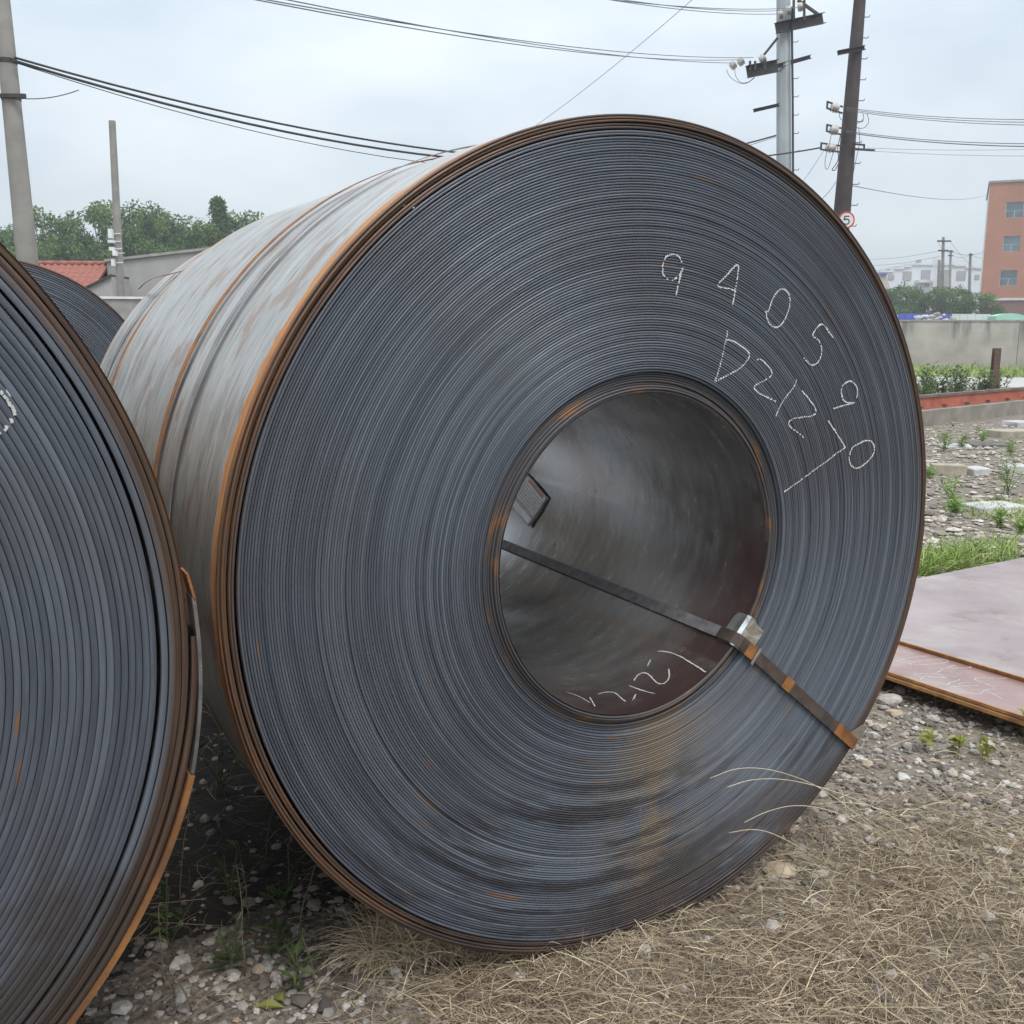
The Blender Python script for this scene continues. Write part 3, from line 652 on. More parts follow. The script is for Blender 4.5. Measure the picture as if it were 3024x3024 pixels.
for _ in range(46000):
    y = rng.uniform(.9, 5.2); x = rng.uniform(-1.7, 3.0)
    if y > 4.4 and x > 1.2: continue
    near = 1.0 if y < 3.2 else .7
    if rng.random() > near*(1-.8*straw_w(x, y)): continue
    a_, l_ = lxy(x, y)
    if a_ < -.05 and rng.random() < .9*min(1, max(0, (l_-.38)/.45)): continue
    P.append((x, y, 0)); S.append(float(np.clip(rng.lognormal(math.log(.0088), .5), .004, .03)))
scatter_stones('gravel', P, S, STONES, M_stone, 'loose mixed gravel around the coils and in front of the plates', 'gravel')
P, S = [], []
for _ in range(17000):
    y = 5.5+13*rng.random()**1.5; x = y*rng.uniform(.22, .75)+rng.uniform(-.6, .6)
    if lxy(x, y)[0] < 1.2: continue
    c = np.array([x-cA[0], y-cA[1]]); 
    if 0 < c@pu[:2] < 1.85 and 0 < c@pv[:2] < 6.05: continue
    P.append((x, y, 0)); S.append(float(np.clip(rng.lognormal(math.log(.016), .6), .008, .07)))
scatter_stones('rubble_gravel', P, S, STONES+FLATS+FLATS, stone_mat('rubble_stone', [(0, (.16, .135, .11)), (.3, (.31, .265, .22)), (.6, (.44, .385, .325)), (.85, (.55, .495, .43)), (1, (.62, .57, .50))]), 'broken stone rubble between the plates and the crane rail', 'rubble')
P, S = [], []
for _ in range(2600):
    y = rng.uniform(3, 9); x = -1.9+rng.uniform(-.9, .9)-(y-3)*.45
    P.append((x, y, 0)); S.append(float(rng.uniform(.01, .04)))
scatter_stones('stone_litter', P, S, STONES, M_stone, 'stones and litter seen between the two coil rows', 'gravel')
# near-black ground sheet: painted shade under and between the coils
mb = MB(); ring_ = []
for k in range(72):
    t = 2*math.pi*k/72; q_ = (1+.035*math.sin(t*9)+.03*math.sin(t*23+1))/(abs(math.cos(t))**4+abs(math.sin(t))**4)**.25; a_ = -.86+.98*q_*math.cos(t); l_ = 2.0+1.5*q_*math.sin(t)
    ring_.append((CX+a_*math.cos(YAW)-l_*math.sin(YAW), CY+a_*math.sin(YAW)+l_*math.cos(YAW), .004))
mb.poly(ring_); tag(mb.build('ground_shade', simple('ground_shade_dark', (.018, .014, .011), (.05, .04, .032), .9, 18, 0, .8)), kind='structure')
# larger single stones
def rock(px, py, size, bank_i, m, label, flat=1., group='larger stones on the gravel'):
    p = on_z(px, py); V, Fc = STONES1[bank_i % len(STONES1)]
    o = link('rock', mesh_np('rock', V*np.array([1, 1, flat])*size, Fc, False, {'tone': np.full(len(V), rng.random())}), m)
    o.location = (p[0], p[1], size*.3*flat); o.rotation_euler = (0, 0, rng.uniform(0, 6.28)); tag(o, label, 'stone', group); return o
M_rock = simple('pale_rock', (.30, .28, .26), (.50, .47, .43), .9, 20, 0, .4)
M_rockt = simple('tan_rock', (.36, .28, .20), (.52, .43, .32), .9, 20, 0, .4)
rock(2622, 2075, .050, 1, M_rock, 'grey lump of stone between the coil strap end and the plate stack'); rock(2640, 2112, .038, 2, M_rockt, 'cream coloured flat stone below the grey lump of stone', .7)
rock(2655, 2045, .034, 3, M_rock, 'white stone right under the plate edge'); rock(2600, 2148, .030, 4, M_rockt, 'tan flat chip on the gravel by the strap end', .5)
rock(2300, 2575, .052, 5, M_rockt, 'long tan stone half buried in straw at the coil foot', .55); rock(726, 2795, .022, 6, M_rock, 'grey pebble on the gravel between the coils, the largest there')
for k in range(9):
    px, py, s = [(800, 2850, .016), (690, 2880, .018), (760, 2870, .02), (640, 2930, .015), (2500, 2300, .02), (2560, 2260, .024), (2540, 2380, .018), (2670, 2420, .02), (2705, 2455, .022)][k]
    rock(px, py, s, k, [M_rock, M_rockt][k % 3 == 2], 'small pale stone lying loose among gravel and straw')
# rubble blocks near the rail
def block(px, py, lx, ly, lz, rz, m, label, name='concrete_block', tilt=0.):
    p = on_z(px, py); mb = MB(); j = lambda: rng.uniform(-.06, .06)
    C8 = [(sx*lx/2*(1+j()), sy*ly/2*(1+j()), z*lz*(1+j())) for z in (0, 1) for sx, sy in ((-1, -1), (1, -1), (1, 1), (-1, 1))]
    mb.hexa(C8); o = mb.build(name, m); o.location = (p[0], p[1], -.01); o.rotation_euler = (tilt, 0, rz)
    md = o.modifiers.new('worn', 'BEVEL'); md.width = .012; md.segments = 2
    tag(o, label, 'block', 'broken blocks in the rubble'); return o
M_brick = simple('old_block', (.30, .26, .20), (.44, .39, .31), .9, 9, 0, .5); M_slab = simple('slab_bits', (.36, .35, .34), (.56, .55, .53), .9, 6, 0, .4)
block(2798, 1402, .36, .16, .13, -.1, M_brick, 'tan broken block lying in the rubble, square ended'); block(2880, 1400, .26, .18, .09, .4, M_slab, 'pale slab fragment beside the tan broken block', 'slab', .1)
block(2985, 1290, .7, .4, .12, .2, M_brick, 'long brown slab fragment below the crane rail', 'slab'); block(3005, 1258, .5, .35, .1, .5, M_slab, 'whitish slab fragment against the rail plinth', 'slab')
block(2820, 1322, .42, .3, .05, -.2, M_slab, 'thin pale slab behind a weed tuft', 'slab', .08); block(2920, 1318, .6, .25, .06, .1, simple('dark_slab', (.08, .075, .07), (.16, .15, .14), .9, 8), 'thin dark slab lying in the rubble', 'slab', .1)
block(2930, 1505, .5, .3, .06, .3, M_slab, 'low grey slab half sunk in the gravel', 'slab'); block(3010, 1390, .3, .25, .08, -.4, M_slab, 'pale slab fragment in the rubble at a weed tuft', 'slab')

# ---------------------------------------------------------------- dry grass and weeds
def blade_mesh(roots, az, ln, el, droop, width, nseg, tone, lift=None, sway=None):
    """ribbons: root, heading, length, start elevation, droop per length"""
    n = len(roots); s = np.linspace(0, 1, nseg+1)
    V = np.zeros((n, nseg+1, 2, 3)); pos = np.array(roots, float); e = np.array(el, float); a = np.array(az, float)
    tw = rng.uniform(0, math.pi, n)
    for k in range(nseg+1):
        w = width*(1-.75*s[k]**2)*.5
        d = np.stack([np.cos(e)*np.cos(a), np.cos(e)*np.sin(a), np.sin(e)], -1); side = np.stack([-np.sin(a), np.cos(a), np.zeros(n)], -1); upv = np.cross(d, side)
        x = side*np.cos(tw)[:, None]+upv*np.sin(tw)[:, None]
        V[:, k, 0] = pos-x*w[:, None]; V[:, k, 1] = pos+x*w[:, None]
        pos = pos+d*(ln/nseg)[:, None]; e = e-droop/nseg
        if sway is not None: a = a+sway/nseg
        low = pos[:, 2] < .004; pos[low, 2] = .004; e = np.where(low & (e < 0), rng.uniform(-.05, .12, n), e)
    nv = (nseg+1)*2; idx = (np.arange(n)[:, None]*nv+np.arange(nseg)[None, :]*2)
    Fc = np.stack([idx, idx+1, idx+3, idx+2], -1).reshape(-1, 4)
    return V.reshape(-1, 3), Fc, np.repeat(tone, nv)
def blade_mat(name, stops, transl=.0, rough=.7):
    m, t, b = mat(name); t.links.new(ramp(t, attr(t, 'tone'), stops), b.inputs['Base Color']); b.inputs['Roughness'].default_value = rough
    b.inputs['Specular IOR Level'].default_value = .3
    return m
STR = [(0, (.105, .074, .050)), (.3, (.25, .185, .126)), (.6, (.40, .312, .212)), (.85, (.55, .445, .305)), (1, (.70, .58, .40))]
M_straw = blade_mat('dry_straw', STR)
roots, base = [], []
while len(roots) < 150000:
    y = .75+3.2*rng.random()**1.25; x = rng.uniform(-.75, 3.1)
    if rng.random() > straw_w(x, y)*(.75+.25*math.sin(x*9+2*math.sin(y*7))): continue
    a, l = lxy(x, y)
    if abs(a) < .5 and l > .02+.25*abs(a): continue
    roots.append((x, y, rng.uniform(.0, .028)**1.0))
n = len(roots); roots = np.array(roots)
flow = np.sin(roots[:, 0]*2.3+1.7*np.sin(roots[:, 1]*2.1))*1.1+.4
az = flow+rng.normal(0, 1.0, n)+np.where(rng.random(n) < .5, math.pi, 0); ln = np.clip(rng.lognormal(math.log(.062), .55, n), .018, .24)
el = np.abs(rng.normal(.06, .2, n)); dr = rng.uniform(.1, 1.1, n)
clump = .5+.5*np.sin(roots[:, 0]*11+2*np.sin(roots[:, 1]*9))*np.sin(roots[:, 1]*13+1.5*np.sin(roots[:, 0]*7))
V, Fc, T = blade_mesh(roots, az, ln, el, dr, rng.uniform(.0007, .0026, n), 3, np.clip(rng.normal(.40, .24, n)+.26*clump, 0, 1), sway=rng.normal(0, .35, n))
tag(link('dry_grass', mesh_np('dry_grass', V, Fc, False, {'tone': T}), M_straw), 'matted dead straw grass covering the ground in front of the coil', 'dry grass', kind='stuff')
# sparse straw on gravel and between the coils
n = 5200; xs, ys = rng.uniform(-1.6, 2.6, n), rng.uniform(1.2, 4.0, n); roots = np.stack([xs, ys, rng.uniform(.004, .03, n)], -1)
V, Fc, T = blade_mesh(roots, rng.uniform(0, 6.28, n), rng.uniform(.04, .2, n), np.abs(rng.normal(.1, .2, n)), rng.uniform(.2, 1.4, n), rng.uniform(.0009, .002, n), 4, np.clip(rng.normal(.45, .25, n), 0, 1), sway=rng.normal(0, 1, n))
tag(link('straw_litter', mesh_np('straw_litter', V, Fc, False, {'tone': T}), M_straw), 'scattered single straws lying on the gravel', 'dry grass', kind='stuff')
# upright pale tuft at the coil foot
def foot_line(px): return on_z(px, 2790-((px-1500)/450)**2*40)
roots, az, ln, el, dr = [], [], [], [], []
for k in range(1500):
    px = 1090+560*rng.random()**1.6; p = on_z(px, 2842+rng.normal(0, 16)-26*((px-1090)/560)); roots.append((p[0], p[1], 0)); az.append(rng.normal(2.2, 1.2)); ln.append(rng.uniform(.06, .18)*(1.3 if px < 1330 else .8)); el.append(rng.uniform(.6, 1.5)); dr.append(rng.uniform(1.0, 3.2))
n = len(roots); V, Fc, T = blade_mesh(np.array(roots), np.array(az), np.array(ln), np.array(el), np.array(dr), rng.uniform(.0012, .0032, n), 5, np.clip(rng.normal(.88, .13, n), 0, 1), sway=rng.normal(0, .6, n))
tag(link('straw_tuft', mesh_np('straw_tuft', V, Fc, False, {'tone': T}), M_straw), 'bright yellow straw tuft crushed against the foot of the numbered coil', 'dry grass', kind='stuff')
# long seed stems that arch in front of the coil
def stem(name, label, pts, r0, m, parent=None, group=None, head=True):
    P = smooth_path([on_z(*pts[0])]+[at(px, py, D) for px, py, D in pts[1:]], 3); mb = MB(); L_ = len(P)
    mb.tube(P, [r0*(1-.7*i/(L_-1)) for i in range(L_)], 5); o = root_mesh(mb, name, m, P[0], True); tag(o, label, 'grass stem', group)
    if head:
        hb = MB()
        for i in range(int(L_*.72), L_-1):
            for s in (-1, 1):
                d = P[i+1]-P[i]; d = d/np.linalg.norm(d); x = np.cross(d, (0, 1, 0))*s; q = P[i]; hb.quad(q, q+d*.005+x*.0016, q+d*.011+x*.001, q+d*.006-x*.0003)
        hb.build('seed_head', m, o)
    return o
M_stem = simple('straw_stem', (.48, .40, .27), (.66, .57, .42), .7, 30)
for pts, lb in (([(2645, 2505), (2560, 2430, 2.33), (2430, 2325, 2.30), (2290, 2272, 2.26), (2180, 2265, 2.2), (2105, 2295, 2.16)], 'longest arching straw stem with seed head in front of the coil'),
                ([(2785, 2520), (2640, 2410, 2.5), (2480, 2340, 2.36), (2330, 2300, 2.28), (2220, 2300, 2.2), (2155, 2322, 2.16)], 'arching straw stem rooted farthest from the coil'),
                ([(2650, 2505), (2560, 2440, 2.38), (2450, 2390, 2.32), (2350, 2375, 2.26), (2265, 2395, 2.2), (2205, 2425, 2.16)], 'arching straw stem, third of the seed stems below the strap'),
                ([(2430, 2545), (2340, 2490, 2.28), (2270, 2455, 2.22), (2215, 2448, 2.18), (2160, 2458, 2.15)], 'short arching straw stem close to the coil rim')):
    stem('grass_stem', lb, pts, .0016, M_stem, group='arching straw stems')
# dead stalks standing in the dark gap between the coils
M_stalk = simple('dead_stalk', (.16, .12, .085), (.30, .24, .17), .8, 20)
for k in range(16):
    x, y = [(-.30, 2.25), (-.42, 2.36), (-.52, 2.2), (-.60, 2.45), (-.36, 2.6), (-.70, 2.6), (-.48, 2.75), (-.25, 2.42), (-.66, 2.28), (-.56, 2.95), (-.75, 2.9), (-.80, 2.05), (-.70, 1.95), (-.62, 2.08), (-.86, 2.35), (-.45, 2.05)][k]
    h = rng.uniform(.14, .34); lean = rng.normal(0, .25, 2); P = [np.array([x, y, 0])]
    for i in range(1, 6): P.append(np.array([x+lean[0]*h*(i/5)**1.5+rng.normal(0, .003), y+lean[1]*h*(i/5)**1.5, h*i/5]))
    mb = MB(); mb.tube(P, [.0022*(1-.12*i) for i in range(6)], 5); o = root_mesh(mb, 'dead_stalk', M_stalk, P[0], True); tag(o, 'thin dead weed stalk standing between the two coils', 'stalk', 'dead stalks between the coils')
    lb = MB()
    for i in range(2, 6):
        for _ in range(3):
            a = rng.uniform(0, 6.28); d = np.array([math.cos(a), math.sin(a), rng.uniform(-.9, .3)])*rng.uniform(.012, .03); x_ = np.array([-math.sin(a), math.cos(a), 0])*.003; q = P[i]
            lb.quad(q, q+d*.5+x_, q+d, q+d*.5-x_)
    tag(lb.build('withered_leaf', M_stalk, o), kind='stuff')
# leafy weeds
def leaf_mat(name, stops):
    m, t, b = mat(name); t.links.new(ramp(t, attr(t, 'tone'), stops), b.inputs['Base Color']); b.inputs['Roughness'].default_value = .55
    b.inputs['Specular IOR Level'].default_value = .35
    tr = N(t, 'ShaderNodeBsdfTranslucent'); t.links.new(ramp(t, attr(t, 'tone'), stops), tr.inputs[0]); mx = N(t, 'ShaderNodeMixShader'); mx.inputs[0].default_value = .3
    out = t.nodes['Material Output']; t.links.new(b.outputs[0], mx.inputs[1]); t.links.new(tr.outputs[0], mx.inputs[2]); t.links.new(mx.outputs[0], out.inputs[0]); return m
M_weed = leaf_mat('weed_leaf', [(0, (.09, .16, .035)), (.5, (.20, .33, .07)), (.85, (.32, .44, .12)), (1, (.44, .47, .18))])
M_shrub = leaf_mat('shrub_leaf', [(0, (.04, .065, .025)), (.5, (.10, .145, .05)), (.85, (.18, .225, .075)), (1, (.21, .15, .10))])
M_weedy = leaf_mat('yellow_weed_leaf', [(0, (.17, .19, .04)), (.6, (.32, .33, .08)), (1, (.42, .40, .12))])
def leaf_quads(P, D, Ln, W, tone, fold=.25):
    """pointed leaves, two quads each: P base, D direction"""
    D = D/np.linalg.norm(D, axis=1)[:, None]; up = np.tile([0, 0, 1.], (len(P), 1))+rng.normal(0, .35, (len(P), 3)); x = np.cross(D, up); x /= np.linalg.norm(x, axis=1)[:, None]+1e-9; nrm = np.cross(x, D)
    Ln = Ln[:, None]; W = W[:, None]
    a = P; m1 = P+D*Ln*.45+x*W*.5+nrm*W*fold; m2 = P+D*Ln*.45-x*W*.5+nrm*W*fold; c = P+D*Ln*.5; tip = P+D*Ln-nrm*Ln*.12
    V = np.stack([a, m1, c, m2, tip], 1); n = len(P); i = np.arange(n)[:, None]*5
    Fc = np.concatenate([np.concatenate([i, i+1, i+4, i+2], 1), np.concatenate([i, i+2, i+4, i+3], 1)]); return V.reshape(-1, 3), Fc, np.repeat(tone, 5)
def weed(loc, h, nst, nleaf, ll, lw, m, label, group, spread=.35, name='weed', cat='weed'):
    root = empty(name, loc); tag(root, label, cat, group); P, D = [], []; mb = MB()
    for s in range(nst):
        a = rng.uniform(0, 6.28); r = spread*h*rng.random(); tip = np.array([math.cos(a)*r, math.sin(a)*r, h*rng.uniform(.65, 1)]); st = np.array([rng.normal(0, .04*h), rng.normal(0, .04*h), 0])
        mid = st*.5+tip*.45+np.array([0, 0, .06*h]); pth = smooth_path([st, mid, tip], 2); mb.tube(pth, [max(.0012, .010*h)*(1-.6*i/len(pth)) for i in range(len(pth))], 5)
        for _ in range(nleaf):
            t = rng.uniform(.12, 1); q = st*(1-t)**2+2*mid*t*(1-t)+tip*t*t; b = rng.uniform(0, 6.28); P.append(q); D.append((math.cos(b), math.sin(b), rng.uniform(-.1, 1.0)))
    n = len(P); V, Fc, T = leaf_quads(np.array(P), np.array(D), rng.uniform(.6, 1.2, n)*ll, rng.uniform(.6, 1.2, n)*lw, np.clip(rng.normal(.5, .25, n), 0, 1))
    link('foliage', mesh_np('foliage', V, Fc, False, {'tone': T}), m, root); mb.build('stem', M_stemg, root, local=True, smooth=True); return root
M_stemg = simple('green_stem', (.10, .14, .05), (.18, .22, .08), .7, 20)
for px, py, h, lb in ((2735, 2215, .10, 'wilted yellow green seedling on straw, closest to the strap end of the coil'), (2826, 2235, .105, 'wilted yellow green seedling, the middle one of three in a row'), (2905, 2245, .085, 'wilted yellow green seedling, the one of three nearest the chalk scribbled plate')):
    weed(on_z(px, py), h, 2, 8, .046, .026, M_weedy, lb, 'wilted seedlings', .3, 'seedling', 'seedling')
weed(on_z(2660, 2078), .035, 1, 5, .026, .016, M_weedy, 'tiny bright green sprout between stones by the plate edge', None, .3, 'seedling', 'seedling')
weed(on_z(3026, 2190, .0), .17, 1, 8, .05, .026, M_weedy, 'leafy weed with yellow tips rising before the plate edge', None, .2)
for k, (x, y, h) in enumerate(((-.56, 2.16, .10), (-.66, 2.12, .13), (-.48, 2.02, .12), (-.74, 2.38, .18), (-.60, 2.34, .12), (-.84, 2.2, .15), (-.95, 3.0, .25), (-1.1, 3.6, .3))):
    weed((x, y, 0), h, 4, 4, .06, .016, M_shrub, 'green leafed weed growing on shaded gravel between the two coils', 'weeds between the coils', .6)
weed((-.5, 1.965, 0), .03, 1, 2, .075, .024, M_weedy, 'single broad yellow green leaf lying on the gravel', None, .8)
for px, py, h, w_, lb in ((2790, 1335, .42, 3, 'bright green weed clump beside the thin pale slab'), (2840, 1325, .26, 3, 'low green weed clump right of the bright clump'), (2975, 1460, .40, 2, 'tall slim green weed on the stony ground'), (2810, 1500, .36, 2, 'thin green weed with a bare stalk in mid rubble'),
                          (2900, 1310, .25, 2, 'small weed clump by the dark slab'), (2985, 1345, .24, 2, 'pale weed clump among pale slabs'), (2820, 1525, .22, 5, 'grassy weed at the foot of the bare stalk weed'), (2950, 1560, .16, 4, 'low weed clump between plate edge and slab'), (3010, 1580, .16, 4, 'weed clump close behind the violet plate'), (2745, 1420, .2, 3, 'small weed just past the coil rim')):
    weed(on_z(px, py), h*rng.uniform(.7, 1.0), w_+6, 9, .13*min(1, h*3), .018, M_weed, lb, 'weeds in the rubble', .45)
# green grass behind the plates and before the wall
roots, LN = [], []
for k in range(2300):
    px = rng.uniform(2660, 3010); py = 1712-.17*(px-2700)-60*rng.random()**1.6
    if rng.random() < (px-2700)/420: continue
    p = on_z(px, py); roots.append((p[0], p[1], 0)); LN.append(rng.uniform(.05, .22))
for k in range(2200):
    px = rng.uniform(2690, 3024); py = rng.uniform(1480, 1660); p = on_z(px, py)
    if math.sin(p[0]*3.1)+math.sin(p[1]*2.3+1) < .35: continue
    roots.append((p[0], p[1], 0)); LN.append(rng.uniform(.04, .13))
n = len(roots); M_grass = blade_mat('green_grass', [(0, (.10, .17, .035)), (.5, (.23, .34, .08)), (.8, (.36, .44, .13)), (1, (.48, .45, .22))])
V, Fc, T = blade_mesh(np.array(roots), rng.uniform(0, 6.28, n), np.array(LN), rng.uniform(.7, 1.5, n), rng.uniform(.2, 1.6, n), rng.uniform(.004, .009, n), 3, np.clip(rng.normal(.5, .25, n), 0, 1))
tag(link('green_grass', mesh_np('green_grass', V, Fc, False, {'tone': T}), M_grass), 'fresh green grass growing behind the violet plate', 'grass', kind='stuff')
roots = []
for k in range(9000):
    y = rng.uniform(43, 53.5); x = rng.uniform(14, 40); roots.append((x, y-.17*(x-23)*0, 0))
n = len(roots); V, Fc, T = blade_mesh(np.array(roots), rng.uniform(0, 6.28, n), rng.uniform(.15, .55, n), rng.uniform(.8, 1.5, n), rng.uniform(.1, 1.2, n), rng.uniform(.02, .05, n), 2, np.clip(rng.normal(.6, .2, n), 0, 1))
tag(link('verge_grass', mesh_np('verge_grass', V, Fc, False, {'tone': T}), M_grass), 'tall green verge grass along the foot of the concrete wall', 'grass', kind='stuff')
rail0, rail1 = np.array([7.498, 18.042, 0]), np.array([11.252, 21.68, 0]); rdir = (rail1-rail0)/np.linalg.norm(rail1-rail0); rnrm = np.array([-rdir[1], rdir[0], 0])
for k in range(20):
    t = -.8+k*.46+rng.uniform(-.12, .12); p = rail0+rdir*t+rnrm*(1.2+rng.uniform(0, 1.1)); h = rng.uniform(.65, 1.15)
    weed(p, h, 9, 34, .11, .045, M_shrub, 'bushy dark green shrub in the row behind the crane rail', 'shrubs behind the rail', .5, 'shrub', 'shrub')

# ---------------------------------------------------------------- crane rail, plinth, post
RL0, RL1 = rail0-rdir*9, rail0+rdir*16
mb = MB(); mb.bar(RL0+np.array([0, 0, .14]), RL1+np.array([0, 0, .14]), .55, .28)
o = root_mesh(mb, 'rail_plinth', simple('plinth_concrete', (.17, .15, .125), (.30, .275, .235), .95, 2.5, 0, .5), RL0); tag(o, 'weathered concrete plinth carrying the red crane rail', 'plinth')
rr = empty('crane_rail', RL0); tag(rr, 'red painted steel crane rail running along the concrete plinth', 'rail')
M_railred = simple('rail_red', (.28, .07, .04), (.46, .14, .08), .75, 3, .1, .3, (1, 1, 1)); M_railtop = simple('rail_head', (.14, .09, .075), (.26, .19, .16), .5, 5, .5)
nb = rnrm*.0
mb = MB(); mb.bar(RL0+np.array([0, 0, .298]), RL1+np.array([0, 0, .298]), .17, .03); mb.build('foot', M_railred, rr)
mb = MB(); mb.bar(RL0+np.array([0, 0, .40]), RL1+np.array([0, 0, .40]), .035, .175); mb.build('web', M_railred, rr)
mb = MB(); mb.bar(RL0+np.array([0, 0, .513]), RL1+np.array([0, 0, .513]), .095, .05); mb.build('head', M_railtop, rr)
clip0 = None
for k in range(24):
    p = RL0+rdir*(.3+k*1.05)-rnrm*.10+np.array([0, 0, .325]); mb = MB(); mb.obox(p, rdir, rnrm, (0, 0, 1), .035, .04, .016); mb.build('clip', M_rusty, rr)
p = on_z(2933, 1152); H = 1.32
mb = MB(); w = .10
for dx0, dx1, dy0, dy1 in ((-w, w, -.1, -.085), (-w, w, .085, .1), (-.009, .009, -.085, .085)): mb.box(p[0]+dx0, p[0]+dx1, p[1]+dy0, p[1]+dy1, 0, H)
tag(root_mesh(mb, 'steel_post', M_rusty, p), 'short rusty steel beam post standing upright beyond the crane rail', 'post')
p = at(2990, 1135, 21.8); V, Fc = STONES1[3]
o = link('boulder', mesh_np('boulder', V*.32, Fc, False, {'tone': np.full(len(V), .5)}), simple('boulder_stone', (.19, .15, .125), (.33, .27, .23), .9, 5, 0, .4)); o.location = (p[0], p[1]+.2, .2); tag(o, 'brown boulder among shrubs at the foot of the steel post', 'stone')

# ---------------------------------------------------------------- concrete wall
def wall_mat():
    m, t, b = mat('stained_wall'); v = obj_xyz(t); n = noise(t, v, .8, 6, .62); st = noise(t, obj_xyz(t, (1.1, 1, .18)), 1.3, 5, .6); s = N(t, 'ShaderNodeSeparateXYZ'); t.links.new(v, s.inputs[0])
    col = ramp(t, n, [(.3, (.33, .305, .265)), (.55, (.43, .40, .35)), (.75, (.52, .485, .43))])
    f = math_(t, 'MULTIPLY', mapr(t, st, .48, .66), mapr(t, s.outputs[2], .6, 2.5))
    col = mixc(t, math_(t, 'MULTIPLY', f, .75), col, (.13, .125, .11)); t.links.new(col, b.inputs['Base Color']); b.inputs['Roughness'].default_value = .95; bump(t, b, n, .3, .03); return m
M_wall = wall_mat()
w0, w1 = on_z(2640, 1093), on_z(3020, 1098); wd_ = (w1-w0)/np.linalg.norm(w1-w0); wn = np.array([-wd_[1], wd_[0], 0])
wroot = empty('concrete_wall', w0-wd_*30); tag(wroot, 'long stained grey concrete boundary wall beyond the shrubs', 'wall')
pw = 6.0
for k in range(16):
    a = w0-wd_*30+wd_*k*pw; mb = MB(); mb.obox(a+wd_*pw/2+np.array([0, 0, 1.3]), wd_, wn, (0, 0, 1), pw/2-.012, .11, 1.3); mb.build('panel', M_wall, wroot)
a = w0-wd_*30; mb = MB(); mb.obox(a+wd_*48+np.array([0, 0, 2.64]), wd_, wn, (0, 0, 1), 48, .15, .04); mb.build('coping', M_conc, wroot)

# ---------------------------------------------------------------- poles and wires
def pole(name, label, base, top, r0, r1, m, n=14, cat='pole', group=None):
    root = empty(name, base); tag(root, label, cat, group); base, top = np.array(base, float), np.array(top, float); mb = MB(); K = 8
    mb.tube([base+(top-base)*k/K for k in range(K+1)], [r0+(r1-r0)*k/K for k in range(K+1)], n); mb.build('shaft', m, root, smooth=(n > 8)); return root
def ground_to(px0, py0, px1, py1, D, up):
    """line through two sight points at depth D, run down to the ground and up to height `up`"""
    a, b = at(px0, py0, D), at(px1, py1, D); d = (a-b)/(a-b)[2]; return b-d*b[2], b+d*(up-b[2])
b0, t0 = ground_to(24, 200, 81, 770, 17, 10.5)
left_pole = pole('concrete_pole', 'thick round concrete utility pole with iron band clamps, rising above the dark coil', b0, t0, .196, .097, M_poleC, 20)
def along(root, z): return root[0]+(root[1]-root[0])*(z-root[0][2])/(root[1][2]-root[0][2])
for py in (182, 290):
    c = along((b0, t0), at(25, py, 17)[2]); mb = MB(); mb.tube([c-np.array([0, 0, .035]), c+np.array([0, 0, .035])], .150+.004*(py > 200), 20); mb.build('clamp', M_dark, left_pole)
c = along((b0, t0), at(25, 290, 17)[2]); mb = MB(); mb.bar(c+np.array([-.55, -.17, 0]), c+np.array([.32, -.17, 0]), .05, .06); mb.build('crossarm', M_dark, left_pole)
b1, t1 = ground_to(331, 360, 353, 800, 29, 7.95); t1 = at(331, 357, 29)
cctv = pole('concrete_post', 'slim square topped concrete post carrying small white cameras beside the red roof', b1, t1, .135, .10, M_poleC, 8)
for k, (px, py, w, h) in enumerate(((327, 690, .10, .26), (329, 713, .16, .08), (331, 735, .12, .10), (340, 748, .10, .14), (335, 776, .07, .18))):
    p = at(px, py, 28.75); mb = MB(); mb.obox(p, (1, 0, 0), (0, 1, 0), (0, 0, 1), w/2, .08, h/2); mb.tube([p+np.array([0, .05, 0]), p+np.array([.22, .15, .02])], .012, 6); mb.build('camera_box', M_white, cctv)
b2, t2 = ground_to(2314, 90, 2315, 460, 32, 12.6)
gpole = pole('steel_pole', 'pale grey octagonal power pole with two wide crossarms and insulators', b2, t2, .27, .21, M_poleG, 8)
def arm(root, a, b, w=.12, h=.14, name='crossarm', m=None):
    mb = MB(); A, B = np.array(a), np.array(b); d = (B-A)/np.linalg.norm(B-A); x = np.cross(d, (0, 0, 1)); x /= np.linalg.norm(x); u = np.cross(x, d); t = .014
    mb.obox((A+B)/2, d, x, u, np.linalg.norm(B-A)/2, t/2, h/2-t)            # channel section
    for s in (-1, 1): mb.obox((A+B)/2+u*s*(h/2-t/2)+x*w*.25, d, x, u, np.linalg.norm(B-A)/2, w/2, t/2)
    return mb.build(name, m or M_dark, root)
arm(gpole, at(2205, 213, 31.4), at(2296, 195, 31.7), .2, .34); arm(gpole, at(2296, 195, 31.72), at(2393, 168, 32.3), .1, .12); arm(gpole, at(2290, 84, 31.6), at(2430, 55, 32.2), .2, .30); arm(gpole, at(2225, 327, 31.4), at(2300, 310, 31.8), .09, .10)
mb = MB(); mb.bar(at(2253, 166, 31.6), at(2296, 112, 31.8), .05, .06); mb.bar(at(2356, 0, 31.8), at(2415, 42, 32), .06, .08); mb.build('brace', M_dark, gpole)
def insul(root, p, q, m=None):
    P, Q = np.array(p), np.array(q); mb = MB(); n = 7; pts = [P+(Q-P)*k/(n-1) for k in range(n)]; mb.tube(pts, [.05, .13, .06, .14, .06, .13, .05], 10); mb.build('insulator', m or M_porc, root, smooth=True)
for px, py in ((2163, 193), (2186, 182), (2250, 174)): insul(gpole, at(px-6, py+6, 31.5), at(px+9, py-6, 31.5))
for px, py in ((2304, 44), (2328, 32), (2362, 22)): insul(gpole, at(px-6, py, 31.6), at(px+8, py-3, 31.6))
mb = MB()
